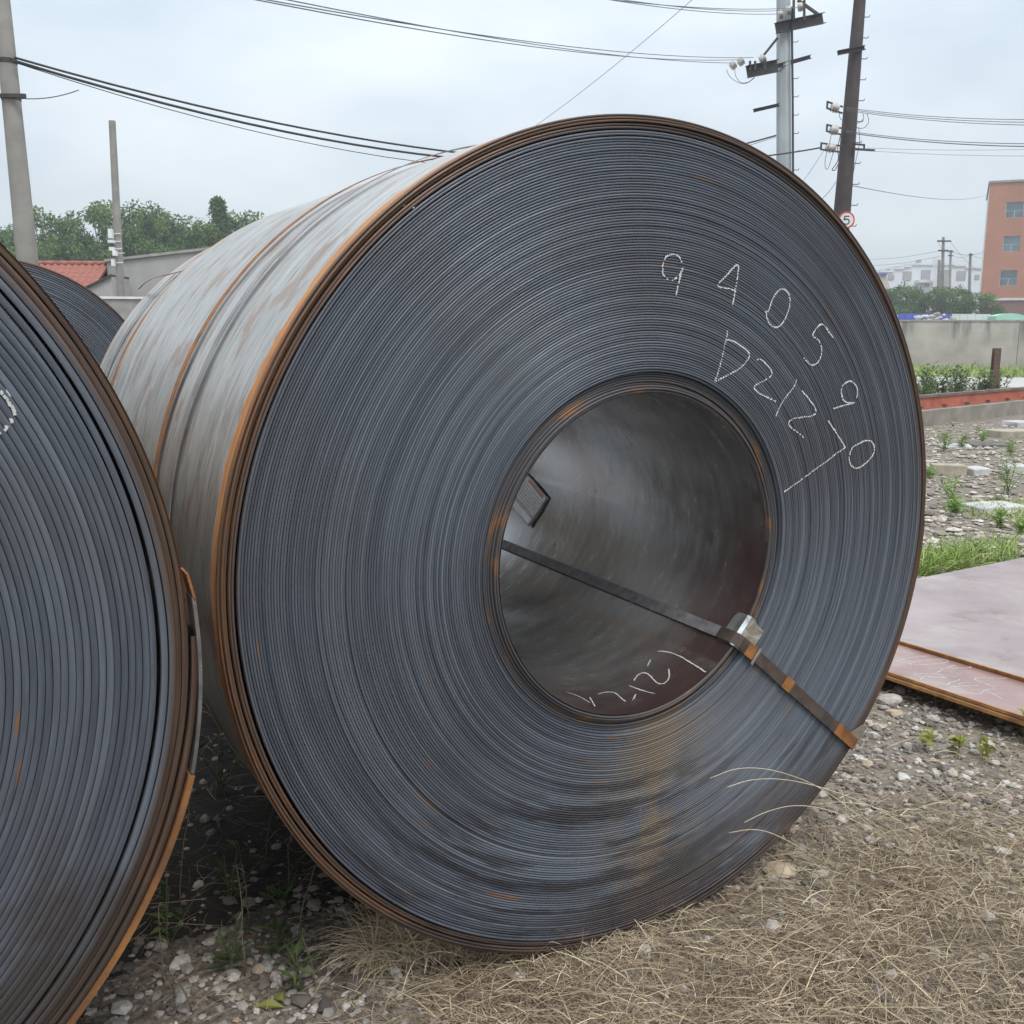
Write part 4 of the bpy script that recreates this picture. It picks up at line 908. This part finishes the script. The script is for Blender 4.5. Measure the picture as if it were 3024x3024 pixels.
for px in (2215, 2230, 2258): mb.bar(at(px, 208, 31.35), at(px, 180, 31.35), .06, .06)
for px in (2344, 2375): mb.bar(at(px, 62, 31.7), at(px, 0, 31.7), .08, .06)
mb.build('bracket', M_dark, gpole)
mb = MB(); mb.tube([at(2338, 20, 31.75), at(2341, 300, 31.75), at(2342, 520, 31.75)], .035, 6); mb.build('conduit', M_dark, gpole)
for k in range(12):
    c = at(2340+k*.4, 70+k*54, 31.7); mb = MB(); mb.tube([c, c+np.array([.15, 0, .0]), c+np.array([.17, 0, .05])], .012, 5); mb.build('step_bolt', M_dark, gpole)
b3, t3 = ground_to(2534, 60, 2489, 600, 28, 13.2)
spole = pole('steel_pole', 'dark brown tapered steel power pole behind the coil, carrying the round speed sign', b3, t3, .30, .12, M_poleS, 12)
def sp_(py): return along((b3, t3), at(2500, py, 28)[2])
arm(spole, at(2473, 157, 27.7), at(2553, 141, 27.8), .1, .11)
for (x0, y0, x1, y1) in ((2443, 310, 2488, 325), (2442, 378, 2484, 388), (2425, 432, 2482, 440)):
    mb = MB(); A, B = at(x0, y0, 27.6), at(x1, y1, 27.7)
    mb.bar(A+np.array([0, 0, .08]), B+np.array([0, 0, .08]), .05, .035); mb.bar(A-np.array([0, 0, .08]), B-np.array([0, 0, .08]), .05, .035); mb.bar(A-np.array([0, 0, .1]), A+np.array([0, 0, .1]), .05, .04, up=(1, 0, 0)); mb.build('bracket', M_dark, spole)
    insul(spole, A+(B-A)*.25, A+(B-A)*.75)
mb = MB(); A, B = at(2520, 440, 27.7), at(2582, 444, 27.9); mb.bar(A, B, .06, .05); mb.bar(at(2518, 425, 27.7), at(2552, 428, 27.8), .05, .04); mb.bar(at(2552, 426, 27.8), at(2552, 444, 27.8), .04, .04, up=(1, 0, 0)); mb.build('crossarm', M_dark, spole)
for k in range(13):
    py = 52+k*67*.92; c = sp_(py)+np.array([.11+.012*k, -.05, 0]); mb = MB(); mb.tube([c, c+np.array([.16, 0, 0]), c+np.array([.18, 0, .05])], .012, 5); mb.build('step_bolt', M_dark, spole)
# speed sign
sg = at(2500, 650, 27.55); sroot = empty('speed_sign', sg); tag(sroot, 'round white speed limit sign with red ring and black number 5', 'sign')
def disc(r, y0, y1, m, name, n=36, rin=0.):
    mb = MB()
    for y in (y0, y1):
        for k in range(n): mb.v.append((r*math.cos(2*math.pi*k/n), y, r*math.sin(2*math.pi*k/n)))
    mb.f += [tuple(range(n)), tuple(reversed(range(n, 2*n)))]+[(k, k+n, (k+1) % n+n, (k+1) % n) for k in range(n)]; return mb.build(name, m, sroot, local=True)
disc(.225, 0, .01, M_red, 'ring'); disc(.18, -.003, -.0005, M_white, 'sign_face')
five = [(.075, .10), (-.055, .10), (-.065, .005), (-.01, .03), (.05, .015), (.075, -.035), (.06, -.09), (.0, -.112), (-.07, -.09)]
mb = MB(); pts = [np.array([x, -.0055, z]) for x, z in five]
sm = pts[:3]+smooth_path(pts[2:], 2)[1:]
for a, b in zip(sm[:-1], sm[1:]): mb.bar(a, b+(b-a)*.12, .033, .003, up=(0, 1, 0))
mb.build('numeral', M_black, sroot, local=True)
mb = MB(); mb.bar((-.2, .02, 0), (.2, .02, 0), .03, .04); mb.build('clamp', M_dark, sroot, local=True)
def wire(label, p, q, sag, r, m=None, group='overhead wires', n=28, cat='wire', name='wire'):
    P, Q = np.array(p, float), np.array(q, float); pts = [P+(Q-P)*t-np.array([0, 0, 4*sag*t*(1-t)]) for t in np.linspace(0, 1, n)]
    mb = MB(); mb.tube(pts, r, 5); o = root_mesh(mb, name, m or M_wire, P, True); tag(o, label, cat, group); return o
U = 'thin overhead wire of the trio running to the lower crossarm of the grey pole'
for k, (y0, y1) in enumerate(((-6, 170), (2, 176), (-14, 186))): wire(U, at(735+k*14, y0-4, 14), at([2225, 2186, 2163][k], y1, 31.5), [.22, .25, .2][k], .009)
for k, (x0, y1) in enumerate(((1715, 22), (1740, 30), (1690, 41))): wire('thin overhead wire of the trio running to the upper crossarm of the grey pole', at(x0, -12-4*k, 19), at([2362, 2328, 2304][k], y1, 31.6), .12, .009)
wire('single fine slanting wire crossing the sky above the coil', at(2050, -6, 24), at(1480, 440, 34), .15, .007)
wire('thick black cable sagging from the concrete pole to the grey pole', at(42, 180, 16.84), at(2291, 400, 31.7), 1.18, .024, M_cable, cat='cable', name='cable')
wire('thick black cable sagging from the concrete pole to the brown steel pole, upper strand', at(42, 170, 16.84), at(2425, 436, 27.6), .92, .02, M_cable, cat='cable', name='cable')
wire('thin cable slung beneath the two thick black cables', at(42, 184, 16.84), at(2291, 404, 31.75), 1.32, .008, M_cable, cat='cable', name='cable')
wire('short thin wire leaving the concrete pole clamp toward the thick cables', at(64, 291, 16.85), at(232, 266, 17.9), .05, .008, M_cable)
for k in range(3): wire('thin wire of the upper trio leading away from the brown steel pole', at(2500, 318+4*k, 27.7), at(3140, 352+9*k, 23), .1, .008)
for k in range(2): wire('thin wire of the lower pair leading away from the brown steel pole', at(2500, 387+4*k, 27.7), at(3140, 424+9*k, 23), .1, .012 if k else .009)
for k in range(2): wire('very fine wire from the lowest crossarm of the brown pole', at(2560, 437+8*k, 27.9), at(3140, 438+22*k, 26), .05, .005)
wire('single fine wire from the brown pole to the orange building', at(2515, 548, 28), at(2930, 569, 100), .5, .012)
wire('fine guy wire slanting down from the brown pole beside its cable loop', at(2436, 440, 27.6), at(2365, 545, 31), .02, .006); wire('fine drop wire from the brown pole into the dark behind the coil rim', at(2468, 538, 27.7), at(2400, 600, 30), .12, .008)
def loop(label, pts, root, r=.008):
    mb = MB(); mb.tube(smooth_path([at(*p) for p in pts], 3), r, 5); mb.build('jumper', M_cable, root, smooth=True)
loop('', [(2478, 332, 27.6), (2480, 352, 27.5), (2500, 362, 27.5), (2535, 366, 27.6), (2552, 350, 27.7), (2548, 335, 27.7)], spole); loop('', [(2560, 335, 27.7), (2568, 360, 27.7), (2552, 380, 27.7), (2530, 378, 27.7), (2528, 372, 27.7)], spole)
loop('', [(2456, 392, 27.6), (2448, 430, 27.5), (2436, 470, 27.5), (2437, 500, 27.5), (2446, 500, 27.5), (2455, 470, 27.6), (2462, 445, 27.6)], spole); loop('', [(2482, 400, 27.5), (2472, 440, 27.5), (2478, 470, 27.5), (2462, 495, 27.5), (2455, 502, 27.5), (2466, 505, 27.5), (2475, 485, 27.6)], spole, .012); loop('', [(2536, 376, 27.7), (2540, 420, 27.7), (2528, 470, 27.8), (2520, 510, 27.8)], spole)
loop('', [(2146, 205, 31.5), (2152, 225, 31.5), (2180, 246, 31.5), (2205, 248, 31.5), (2228, 230, 31.5)], gpole); loop('', [(2170, 200, 31.5), (2170, 222, 31.5), (2186, 246, 31.5), (2210, 244, 31.5), (2228, 228, 31.5)], gpole)

# ---------------------------------------------------------------- house with red roof, grey walls
M_render = simple('grey_render', (.30, .295, .285), (.40, .39, .375), .95, .9, 0, .2); M_tile = simple('red_roof_tile', (.24, .085, .065), (.36, .14, .105), .85, 5, 0, .2)
DH = 35.; x0 = at(140, 790, DH)[0]; x1 = at(321, 780, DH)[0]; zr = at(230, 782, DH)[2]; house = empty('tiled_house', (x0, DH, 0)); tag(house, 'low grey house with a red clay tiled roof behind the post with cameras', 'house')
xl = x0-4.; zt = at(345, 775, DH)[2]; x2 = at(640, 750, DH)[0]; ztr = at(569, 749, DH)[2]+.1
mb = MB(); mb.hexa([(x1, DH-.15, 0), (x2, DH-.4, 0), (x2, DH+3.5, 0), (x1, DH+3.5, 0), (x1, DH-.15, zt), (x2, DH-.4, ztr), (x2, DH+3.5, ztr), (x1, DH+3.5, zt)]); mb.build('wall', M_render, house)
mb = MB(); mb.hexa([(x1-.06, DH-.24, zt), (x2, DH-.49, ztr), (x2, DH+3.6, ztr), (x1-.06, DH+3.6, zt), (x1-.06, DH-.24, zt+.09), (x2, DH-.49, ztr+.09), (x2, DH+3.6, ztr+.09), (x1-.06, DH+3.6, zt+.09)]); mb.build('parapet_coping', M_conc, house)
ze = zr-1.35; mb = MB(); mb.box(xl, x1-.01, DH-2.0, DH+1.8, 0, ze-.12); mb.build('wall', M_render, house)
mb = MB(); mb.poly([(xl, DH-2.25, ze-.14), (x1-.012, DH-2.25, ze-.14), (x1-.012, DH, zr-.06), (xl, DH, zr-.06)]); mb.poly([(xl, DH+2.25, ze-.14), (x1-.012, DH+2.25, ze-.14), (x1-.012, DH, zr-.06), (xl, DH, zr-.06)][::-1]); roof = mb.build('roof', M_tile, house)
tw, rows = .235, 9; sl = np.array([0, -2.25, ze-zr-.08]); sl_l = np.linalg.norm(sl); sd_ = sl/sl_l; tl = sl_l/rows*1.18
tm = MB(); prof = [(-.5, 0), (-.42, .035), (-.25, .06), (-.05, .035), (.15, .008), (.35, .004), (.5, .012)]
tnv = np.cross((1, 0, 0), sd_); tnv = tnv if tnv[2] > 0 else -tnv
for s in (0, 1):
    for a, h in prof: tm.v.append(tuple(np.array([a*tw*1.04, 0, 0])+sd_*tl*s+tnv*(h+.012*s)))
    for a, h in prof: tm.v.append(tuple(np.array([a*tw*1.04, 0, 0])+sd_*tl*s+tnv*(h+.012*s-.014)))
npf = len(prof)
for k in range(npf-1): tm.f += [(k, k+1, k+1+2*npf, k+2*npf), (k+2*npf, k+1+2*npf, k+1+3*npf, k+3*npf)]
tmesh = bpy.data.meshes.new('tile'); tmesh.from_pydata(tm.v, [], tm.f); tmesh.materials.append(M_tile)
ncol = min(33, int((x1-x0)/tw)+3)
for r in range(rows):
    for cidx in range(ncol):
        o = bpy.data.objects.new('tile', tmesh); COL.objects.link(o); o.parent = roof
        q = np.array([x1-.13-cidx*tw, DH, zr-.03])+sd_*(sl_l/rows*r); q[2] += .03+rng.uniform(-.004, .004); o.location = (q[0]-x0, q[1]-DH, q[2])
for k in range(14):
    mb = MB(); a = x1-.02-k*.45; mb.tube([(a, DH, zr+.05), (a-.43, DH, zr+.052)], .085, 8); mb.build('ridge_tile', M_tile, roof, smooth=True)
# lower wing with sloping verge and low wall with white coping
xa, xb = at(262, 850, 33)[0], at(330, 820, 33)[0]; za, zb = at(262, 850, 33)[2], at(330, 817, 33)[2]
mb = MB(); mb.hexa([(xa-1.2, 33, 0), (xb, 33, 0), (xb, 34.5, 0), (xa-1.2, 34.5, 0), (xa-1.2, 33, za-.55), (xb, 33, zb), (xb, 34.5, zb), (xa-1.2, 34.5, za-.55)]); mb.build('porch_wall', M_render, house)
mb = MB(); mb.hexa([(xa-1.3, 32.9, za-.59), (xb, 32.9, zb), (xb, 34.5, zb), (xa-1.3, 34.5, za-.59), (xa-1.3, 32.9, za-.52), (xb, 32.9, zb+.07), (xb, 34.5, zb+.07), (xa-1.3, 34.5, za-.52)]); mb.build('porch_roof', M_dark, house)
A, B = at(200, 876, 26), at(470, 872, 26); lw = empty('garden_wall', (A[0], 26, 0)); tag(lw, 'low grey wall with a pale coping seen between the coils', 'wall')
mb = MB(); mb.box(A[0], B[0], 26, 26.2, 0, A[2]-.05); mb.build('wall', M_conc, lw); mb = MB(); mb.box(A[0], B[0]+.02, 25.95, 26.25, A[2]-.049, A[2]+.01); mb.build('coping', M_white, lw)

# ---------------------------------------------------------------- far buildings on the right
M_orange = simple('orange_render', (.36, .155, .095), (.46, .215, .14), .9, .25, 0, .1); M_brownb = simple('brown_render', (.20, .11, .085), (.27, .155, .12), .9, .3)
mg, tgx, bg_ = mat('window_glass'); bg_.inputs['Base Color'].default_value = (.10, .14, .17, 1); bg_.inputs['Roughness'].default_value = .08; bg_.inputs['Specular IOR Level'].default_value = .9; tgx.links.new(ramp(tgx, noise(tgx, obj_xyz(tgx), .5), [(.3, (.07, .10, .125)), (.7, (.16, .21, .24))]), bg_.inputs['Base Color'])
M_frame = simple('window_frame', (.55, .57, .58), (.68, .69, .69), .5, 3)
DB = 110.; oc = at(2893, 900, DB); oc[2] = 0; od = np.array([math.cos(R_(24.3)), -math.sin(R_(24.3)), 0]); on = np.array([-od[1], od[0], 0]); HB = at(2906, 541, DB)[2]; HBAND = at(2890, 881, DB)[2]
ob = empty('orange_building', oc); tag(ob, 'orange four storey building with square windows beyond the concrete wall', 'building')
def slab(root, name, m, u0, u1, z0, z1, d0, d1, c, du, dn):
    mb = MB(); mb.hexa([c+du*u+dn*d+np.array([0, 0, z]) for z in (z0, z1) for u, d in ((u0, d0), (u1, d0), (u1, d1), (u0, d1))]); return mb.build(name, m, root)
cols = [(1.75+k*3.35, 3.45+k*3.35) for k in range(6)]; LB = 22.
st_h = 100/F*DB; zw = [at(2955, y, DB)[2] for y in (846, 746, 647)]; wh = at(2955, 800, DB)[2]-zw[0]
# facade built as piers and spandrels so that the windows are real openings
edges = [0]+[e for c in cols for e in c]+[LB]
for k in range(0, len(edges), 2): slab(ob, 'wall', M_orange, edges[k], edges[k+1], HBAND, HB, 0, .4, oc, od, on)
zs = [HBAND]+[q for z in zw for q in (z, z+wh)]+[HB]
for (u0, u1) in cols:
    for k in range(0, len(zs), 2): slab(ob, 'wall', M_orange, u0, u1, zs[k], zs[k+1], .002, .4, oc, od, on)
    for z in zw:
        w = slab(ob, 'window', M_frame, u0, u1, z, z+wh, .16, .22, oc, od, on)
        hz = z+wh*.45
        for a0, a1, q0, q1 in ((u0+.07, u1-.07, hz+.06, z+wh-.07), (u0+.07, (u0+u1)/2-.04, z+.07, hz), ((u0+u1)/2+.04, u1-.07, z+.07, hz)): slab(w, 'pane', mg, a0, a1, q0, q1, .13, .155, oc, od, on)
slab(ob, 'end_wall', M_white, 0, .3, 0, HB-.01, .402, 14, oc, od, on); slab(ob, 'rear_wall', M_orange, .3, LB, 0, HB, 13.7, 14, oc, od, on); slab(ob, 'roof', M_conc, -.15, LB, HB, HB+.22, -.15, 14.2, oc, od, on); slab(ob, 'band', M_frame, -.1, LB, HBAND-.25, HBAND-.003, -.12, .4, oc, od, on)
slab(ob, 'wall', M_brownb, 0, 5.2, 0, HBAND-.26, .05, .4, oc, od, on); slab(ob, 'wall', M_brownb, 7.4, LB, 0, HBAND-.26, .05, .4, oc, od, on); dr_ = slab(ob, 'door', M_frame, 5.2, 7.4, 0, HBAND-.26, .15, .25, oc, od, on); slab(dr_, 'pane', mg, 5.35, 7.25, .5, HBAND-.6, .12, .145, oc, od, on)
# white factory
DF = 190.; fc = at(2600, 900, DF); fc[2] = 0; fb = empty('white_factory', fc); tag(fb, 'hazy white factory with a stepped roofline and grey windows', 'factory')
ex, ey = np.array([1., 0, 0]), np.array([0, 1., 0]); fu = lambda px: at(px, 800, DF)[0]-fc[0]; fz = lambda py: at(2750, py, DF)[2]
M_fac = simple('white_cladding', (.60, .63, .66), (.70, .73, .75), .8, .12); M_facw = simple('factory_window', (.26, .24, .235), (.36, .34, .33), .6, .5)
segs = [(2600, 2640, 805), (2640, 2668, 796), (2668, 2690, 790), (2690, 2815, 783), (2815, 2850, 786), (2850, 2900, 792)]
for a, b, y in segs: slab(fb, 'wall', M_fac, fu(a), fu(b), 0, fz(y), 0, 20, fc, ex, ey)
for a, b, y in segs: slab(fb, 'roof_edge', M_frame, fu(a)-.05, fu(b), fz(y), fz(y)+.35, -.3, 20, fc, ex, ey)
for a, b, y in ((2613, 2622, 796), (2637, 2645, 792), (2656, 2665, 786), (2678, 2688, 782), (2727, 2732, 764)): slab(fb, 'roof_vent', M_facw, fu(a), fu(b), fz(y+14), fz(y), 2, 4, fc, ex, ey)
for a, b, y0_, y1_ in ((2625, 2641, 827, 812), (2668, 2692, 828, 802), (2721, 2748, 832, 797), (2772, 2802, 842, 797), (2826, 2852, 826, 800), (2880, 2893, 824, 810), (2735, 2746, 848, 838)):
    w = slab(fb, 'window', M_facw, fu(a), fu(b), fz(y0_), fz(y1_), -.15, -.01, fc, ex, ey)
slab(fb, 'balcony', M_frame, fu(2704), fu(2760), fz(836), fz(828), -2, -.02, fc, ex, ey)
for a in range(2756, 2776, 4):
    mb = MB(); mb.bar(at(a, 850, DF-3), at(a, 762, DF-3), .12, .12, up=(0, 1, 0)); mb.build('stair_post', M_frame, fb)
# beige gable with blue roof
DG = 140.; gc = at(2560, 900, DG); gc[2] = 0; gb = empty('beige_shed', gc); tag(gb, 'beige shed with a blue sheet roof next to the white factory', 'shed'); gz = lambda py: at(2610, py, DG)[2]; gu = lambda px: at(px, 830, DG)[0]-gc[0]
mb = MB(); pr = [(gu(2540), 0), (gu(2634), 0), (gu(2634), gz(862)), (gu(2616), gz(812)), (gu(2540), gz(812))]
pts = [gc+np.array([a, 0, z]) for a, z in pr]+[gc+np.array([a, 12, z]) for a, z in pr]
for p in pts: mb.v.append(tuple(p))
mb.f += [(0, 1, 2, 3, 4), (9, 8, 7, 6, 5)]+[(k, k+5, (k+1) % 5+5, (k+1) % 5) for k in range(5)]; mb.build('wall', simple('beige_render', (.42, .38, .32), (.52, .48, .42), .9, .3), gb)
slab(gb, 'roof', simple('blue_sheet', (.08, .14, .34), (.13, .21, .46), .6, .4), gu(2538), gu(2617), gz(812)+.02, gz(806), -.3, 12.2, gc, ex, ey)
# hoarding, panel fence, debris heap, green cover behind the wall
def panel_row(name, label, px0, px1, py, D, m, n, cat):
    A, B = at(px0, py, D), at(px1, py, D); r = empty(name, (A[0], D, 0)); tag(r, label, cat)
    for k in range(n):
        x0_, x1_ = A[0]+(B[0]-A[0])*k/n, A[0]+(B[0]-A[0])*(k+1)/n; mb = MB(); mb.box(x0_+.01, x1_-.01, D-.03, D+.03, 0, A[2]); mb.build('panel', m, r)
panel_row('blue_hoarding', 'bright blue site hoarding showing above the concrete wall', 2652, 2822, 926, 72, simple('hoarding_blue', (.05, .08, .36), (.09, .13, .48), .6, .6), 8, 'hoarding')
panel_row('panel_fence', 'pale grey panel fence next to the blue hoarding', 2812, 2926, 927, 68, simple('pale_panel', (.55, .57, .57), (.66, .68, .67), .7, .4), 5, 'fence'); panel_row('panel_fence', 'white panel fence end left of the blue hoarding', 2560, 2655, 930, 74, simple('pale_panel2', (.58, .6, .62), (.68, .7, .71), .7, .4), 4, 'fence')
P, S = [], []
hA, hB = at(2660, 950, 62), at(2842, 950, 62)
for k in range(420):
    t = rng.random(); hgt = 3.05*max(0, (1-abs((t-.55)/.55)**1.6)); z = .2+hgt*rng.random()**.5; P.append((hA[0]+(hB[0]-hA[0])*t, 62+rng.normal(0, .8), z)); S.append(rng.uniform(.12, .34))
scatter_stones('debris_heap', P, S, STONES, stone_mat('white_debris', [(0, (.35, .31, .30)), (.5, (.56, .53, .51)), (1, (.74, .73, .71))]), 'heap of whitish rubble in front of the blue hoarding', 'rubble')
A, B = at(2928, 945, 66), at(3060, 945, 66); mb = MB(); rows_ = []
for i in range(12):
    t = i/11; h = at(2980, 945, 66)[2]+.42*math.sin(math.pi*min(1, t*1.15+.12))**.6
    for y in (65.2, 66.8): mb.v += [(A[0]+(B[0]-A[0])*t, y, 1.2), (A[0]+(B[0]-A[0])*t, y+(.2 if y < 66 else -.2), h)]
for i in range(11):
    k = i*4; mb.f += [(k, k+4, k+5, k+1), (k+1, k+5, k+7, k+3), (k+3, k+7, k+6, k+2)]
mb.f += [(0, 1, 3, 2), (44, 46, 47, 45)]
tag(root_mesh(mb, 'tarpaulin', simple('green_tarpaulin', (.25, .48, .38), (.36, .60, .48), .6, .8), (A[0], 66, 0)), 'pale green tarpaulin cover peeping over the concrete wall', 'tarpaulin')
# far poles
for k, (px, pt, pb, D, arms) in enumerate(((2786, 700, 960, 120, ((2768, 2808, 712), (2771, 2801, 740))), (2808, 738, 960, 150, ((2798, 2816, 742), (2800, 2814, 755))), (2866, 748, 950, 130, ((2862, 2872, 752),)), (2774, 768, 960, 118, ()))):
    T_ = at(px, pt, D); B_ = at(px-2, 960, D); B_[2] = 0
    r = pole('utility_pole', ['tallest of the distant poles, two crossarms, before the white factory', 'distant pole with short stacked crossarms beside the tallest distant pole', 'distant lone pole close to the orange building', 'short bare distant pole left of the tallest one'][k], B_, T_, .26, .17, M_poleC, 8, 'pole', 'distant utility poles')
    for a, b, y in arms: mb = MB(); mb.bar(at(a, y, D-.3), at(b, y, D-.3), .14, .18); mb.build('crossarm', M_dark, r)
for a, b, c, d, D1, D2 in ((2520, 764, 2772, 741, 150, 120), (2520, 783, 2774, 757, 150, 120), (2806, 712, 2893, 800, 120, 150), (2801, 740, 2905, 745, 120, 118), (2812, 752, 2866, 752, 150, 130), (2769, 713, 2802, 745, 120, 150), (2866, 752, 2960, 760, 130, 140)): wire('far fine wire strung between the distant poles', at(a, b, D1), at(c, d, D2), .4, .022, group='far wires')

# ---------------------------------------------------------------- trees
M_leaf = leaf_mat('tree_leaf', [(0, (.035, .075, .022)), (.35, (.08, .15, .038)), (.65, (.14, .225, .06)), (1, (.21, .29, .09))]); M_bark = simple('bark', (.07, .055, .045), (.14, .115, .09), .95, 6, 0, .4, (1, 1, .3))
def tree_parts(seed, H, W, nclump, nleaf, ls, conical=False):
    rg = np.random.default_rng(seed); mb = MB(); trunk = [np.array([0, 0, 0])]
    for k in range(1, 7): trunk.append(trunk[-1]+np.array([rg.normal(0, .02*H), rg.normal(0, .02*H), H*.8/6]))
    mb.tube(trunk, [H*.022*(1-.13*k) for k in range(7)], 8); C, Rr, T0 = [], [], []
    for k in range(nclump):
        z = H*rg.uniform(.22, 1.0); f = (1-(z/H))*1.25 if conical else math.sin(math.pi*min(1, max(.06, (z/H-.10)/.93)))**.55; a = rg.uniform(0, 6.28); r = W*.5*f*rg.uniform(.35, 1)**.6
        c = np.array([math.cos(a)*r, math.sin(a)*r, z]); C.append(c); Rr.append(W*rg.uniform(.10, .19)*(1-.3*z/H)); T0.append(np.clip(rg.normal(.45, .2), .05, .9))
        if k % 3 == 0:
            b = trunk[min(6, max(1, int(z/H*6)-1))]; mid = (b+c)/2+np.array([0, 0, -.03*H]); mb.tube([b, mid, c], [H*.007, H*.005, H*.002], 5)
    P, D, T = [], [], []
    for c, r, t0 in zip(C, Rr, T0):
        q = rg.normal(size=(nleaf, 3)); q /= np.linalg.norm(q, axis=1)[:, None]; rad = r*rg.uniform(.35, 1.15, nleaf)[:, None]; P.append(c+q*rad*np.array([1.1, 1.1, .85])); dd = q+rg.normal(0, .6, (nleaf, 3)); dd[:, 2] -= .25; D.append(dd); T.append(np.clip(t0+rg.normal(0, .16, nleaf), 0, 1))
    P, D, T = np.concatenate(P), np.concatenate(D), np.concatenate(T); n = len(P); global rng; sv = rng; rng = rg
    V, Fc, TT = leaf_quads(P, D, rg.uniform(.7, 1.3, n)*ls, rg.uniform(.6, 1.1, n)*ls*.75, T); rng = sv
    me = mesh_np('crown', V, Fc, False, {'tone': TT}); me.materials.append(M_leaf); tm_ = bpy.data.meshes.new('trunk'); tm_.from_pydata(mb.v, [], mb.f); tm_.materials.append(M_bark); return me, tm_
KINDS = [tree_parts(s, 10, w, nc, 150, .27, cn) for s, w, nc, cn in ((1, 5.6, 44, False), (2, 6.8, 50, False), (3, 4.6, 36, False), (4, 3.6, 34, True))]
def tree(kind, x, y, h, wf, rz, label, group):
    r = empty('tree', (x, y, 0), (0, 0, rz)); tag(r, label, 'tree', group); r.scale = (h/10*wf, h/10*wf, h/10)
    link('trunk', KINDS[kind][1], None, r); link('crown', KINDS[kind][0], None, r)
belt = [(10, 690, 78, 0), (52, 662, 86, 2), (128, 632, 80, 1), (185, 672, 84, 2), (232, 640, 78, 2), (290, 612, 82, 1), (352, 660, 86, 0), (372, 612, 78, 2), (428, 610, 84, 0), (470, 668, 80, 1), (512, 616, 88, 2), (556, 655, 80, 1), (598, 618, 84, 2), (642, 590, 82, 3), (676, 652, 84, 0), (722, 626, 86, 2), (770, 645, 84, 1), (-50, 660, 82, 1), (140, 705, 70, 1), (235, 690, 70, 0), (340, 708, 70, 2), (450, 695, 71, 1), (540, 705, 70, 0), (610, 690, 71, 2), (30, 715, 72, 1)]
for k, (px, py, D, kd) in enumerate(belt):
    p = at(px, py, D); tree(kd, p[0], D, p[2]*(1.0 if D > 75 else .92), [.92, .9, .95, .8][kd], k*1.3, 'tapering dark conifer standing out of the tree belt by the big coil' if kd == 3 else ('bushy green tree in the front row of the belt behind the red roof' if D < 75 else 'green broadleaf tree in the back row of the belt beyond the red roof'), None if kd == 3 else ('front row trees' if D < 75 else 'back row trees'))
for k, (px, py, D, h) in enumerate(((2655, 845, 105, 0), (2690, 858, 100, 1), (2735, 852, 104, 0), (2775, 856, 98, 1), (2822, 850, 104, 0), (2862, 866, 98, 2), (2900, 872, 96, 1))):
    p = at(px, py, D); tree(h, p[0], D, p[2], 1.15, k*2.1, 'round green tree in front of the white factory', 'trees before the factory')

# ---------------------------------------------------------------- humid air
mh = bpy.data.materials.new('haze_air'); mh.use_nodes = True; th_ = mh.node_tree; th_.nodes.clear(); ho = N(th_, 'ShaderNodeOutputMaterial'); pv_ = N(th_, 'ShaderNodeVolumePrincipled')
pv_.inputs['Color'].default_value = (.93, .96, 1, 1); pv_.inputs['Density'].default_value = .0015; pv_.inputs['Anisotropy'].default_value = .2; th_.links.new(pv_.outputs[0], ho.inputs['Volume'])
mb = MB(); mb.box(-200, 220, -30, 330, -1, 24); tag(mb.build('haze', mh), kind='stuff')
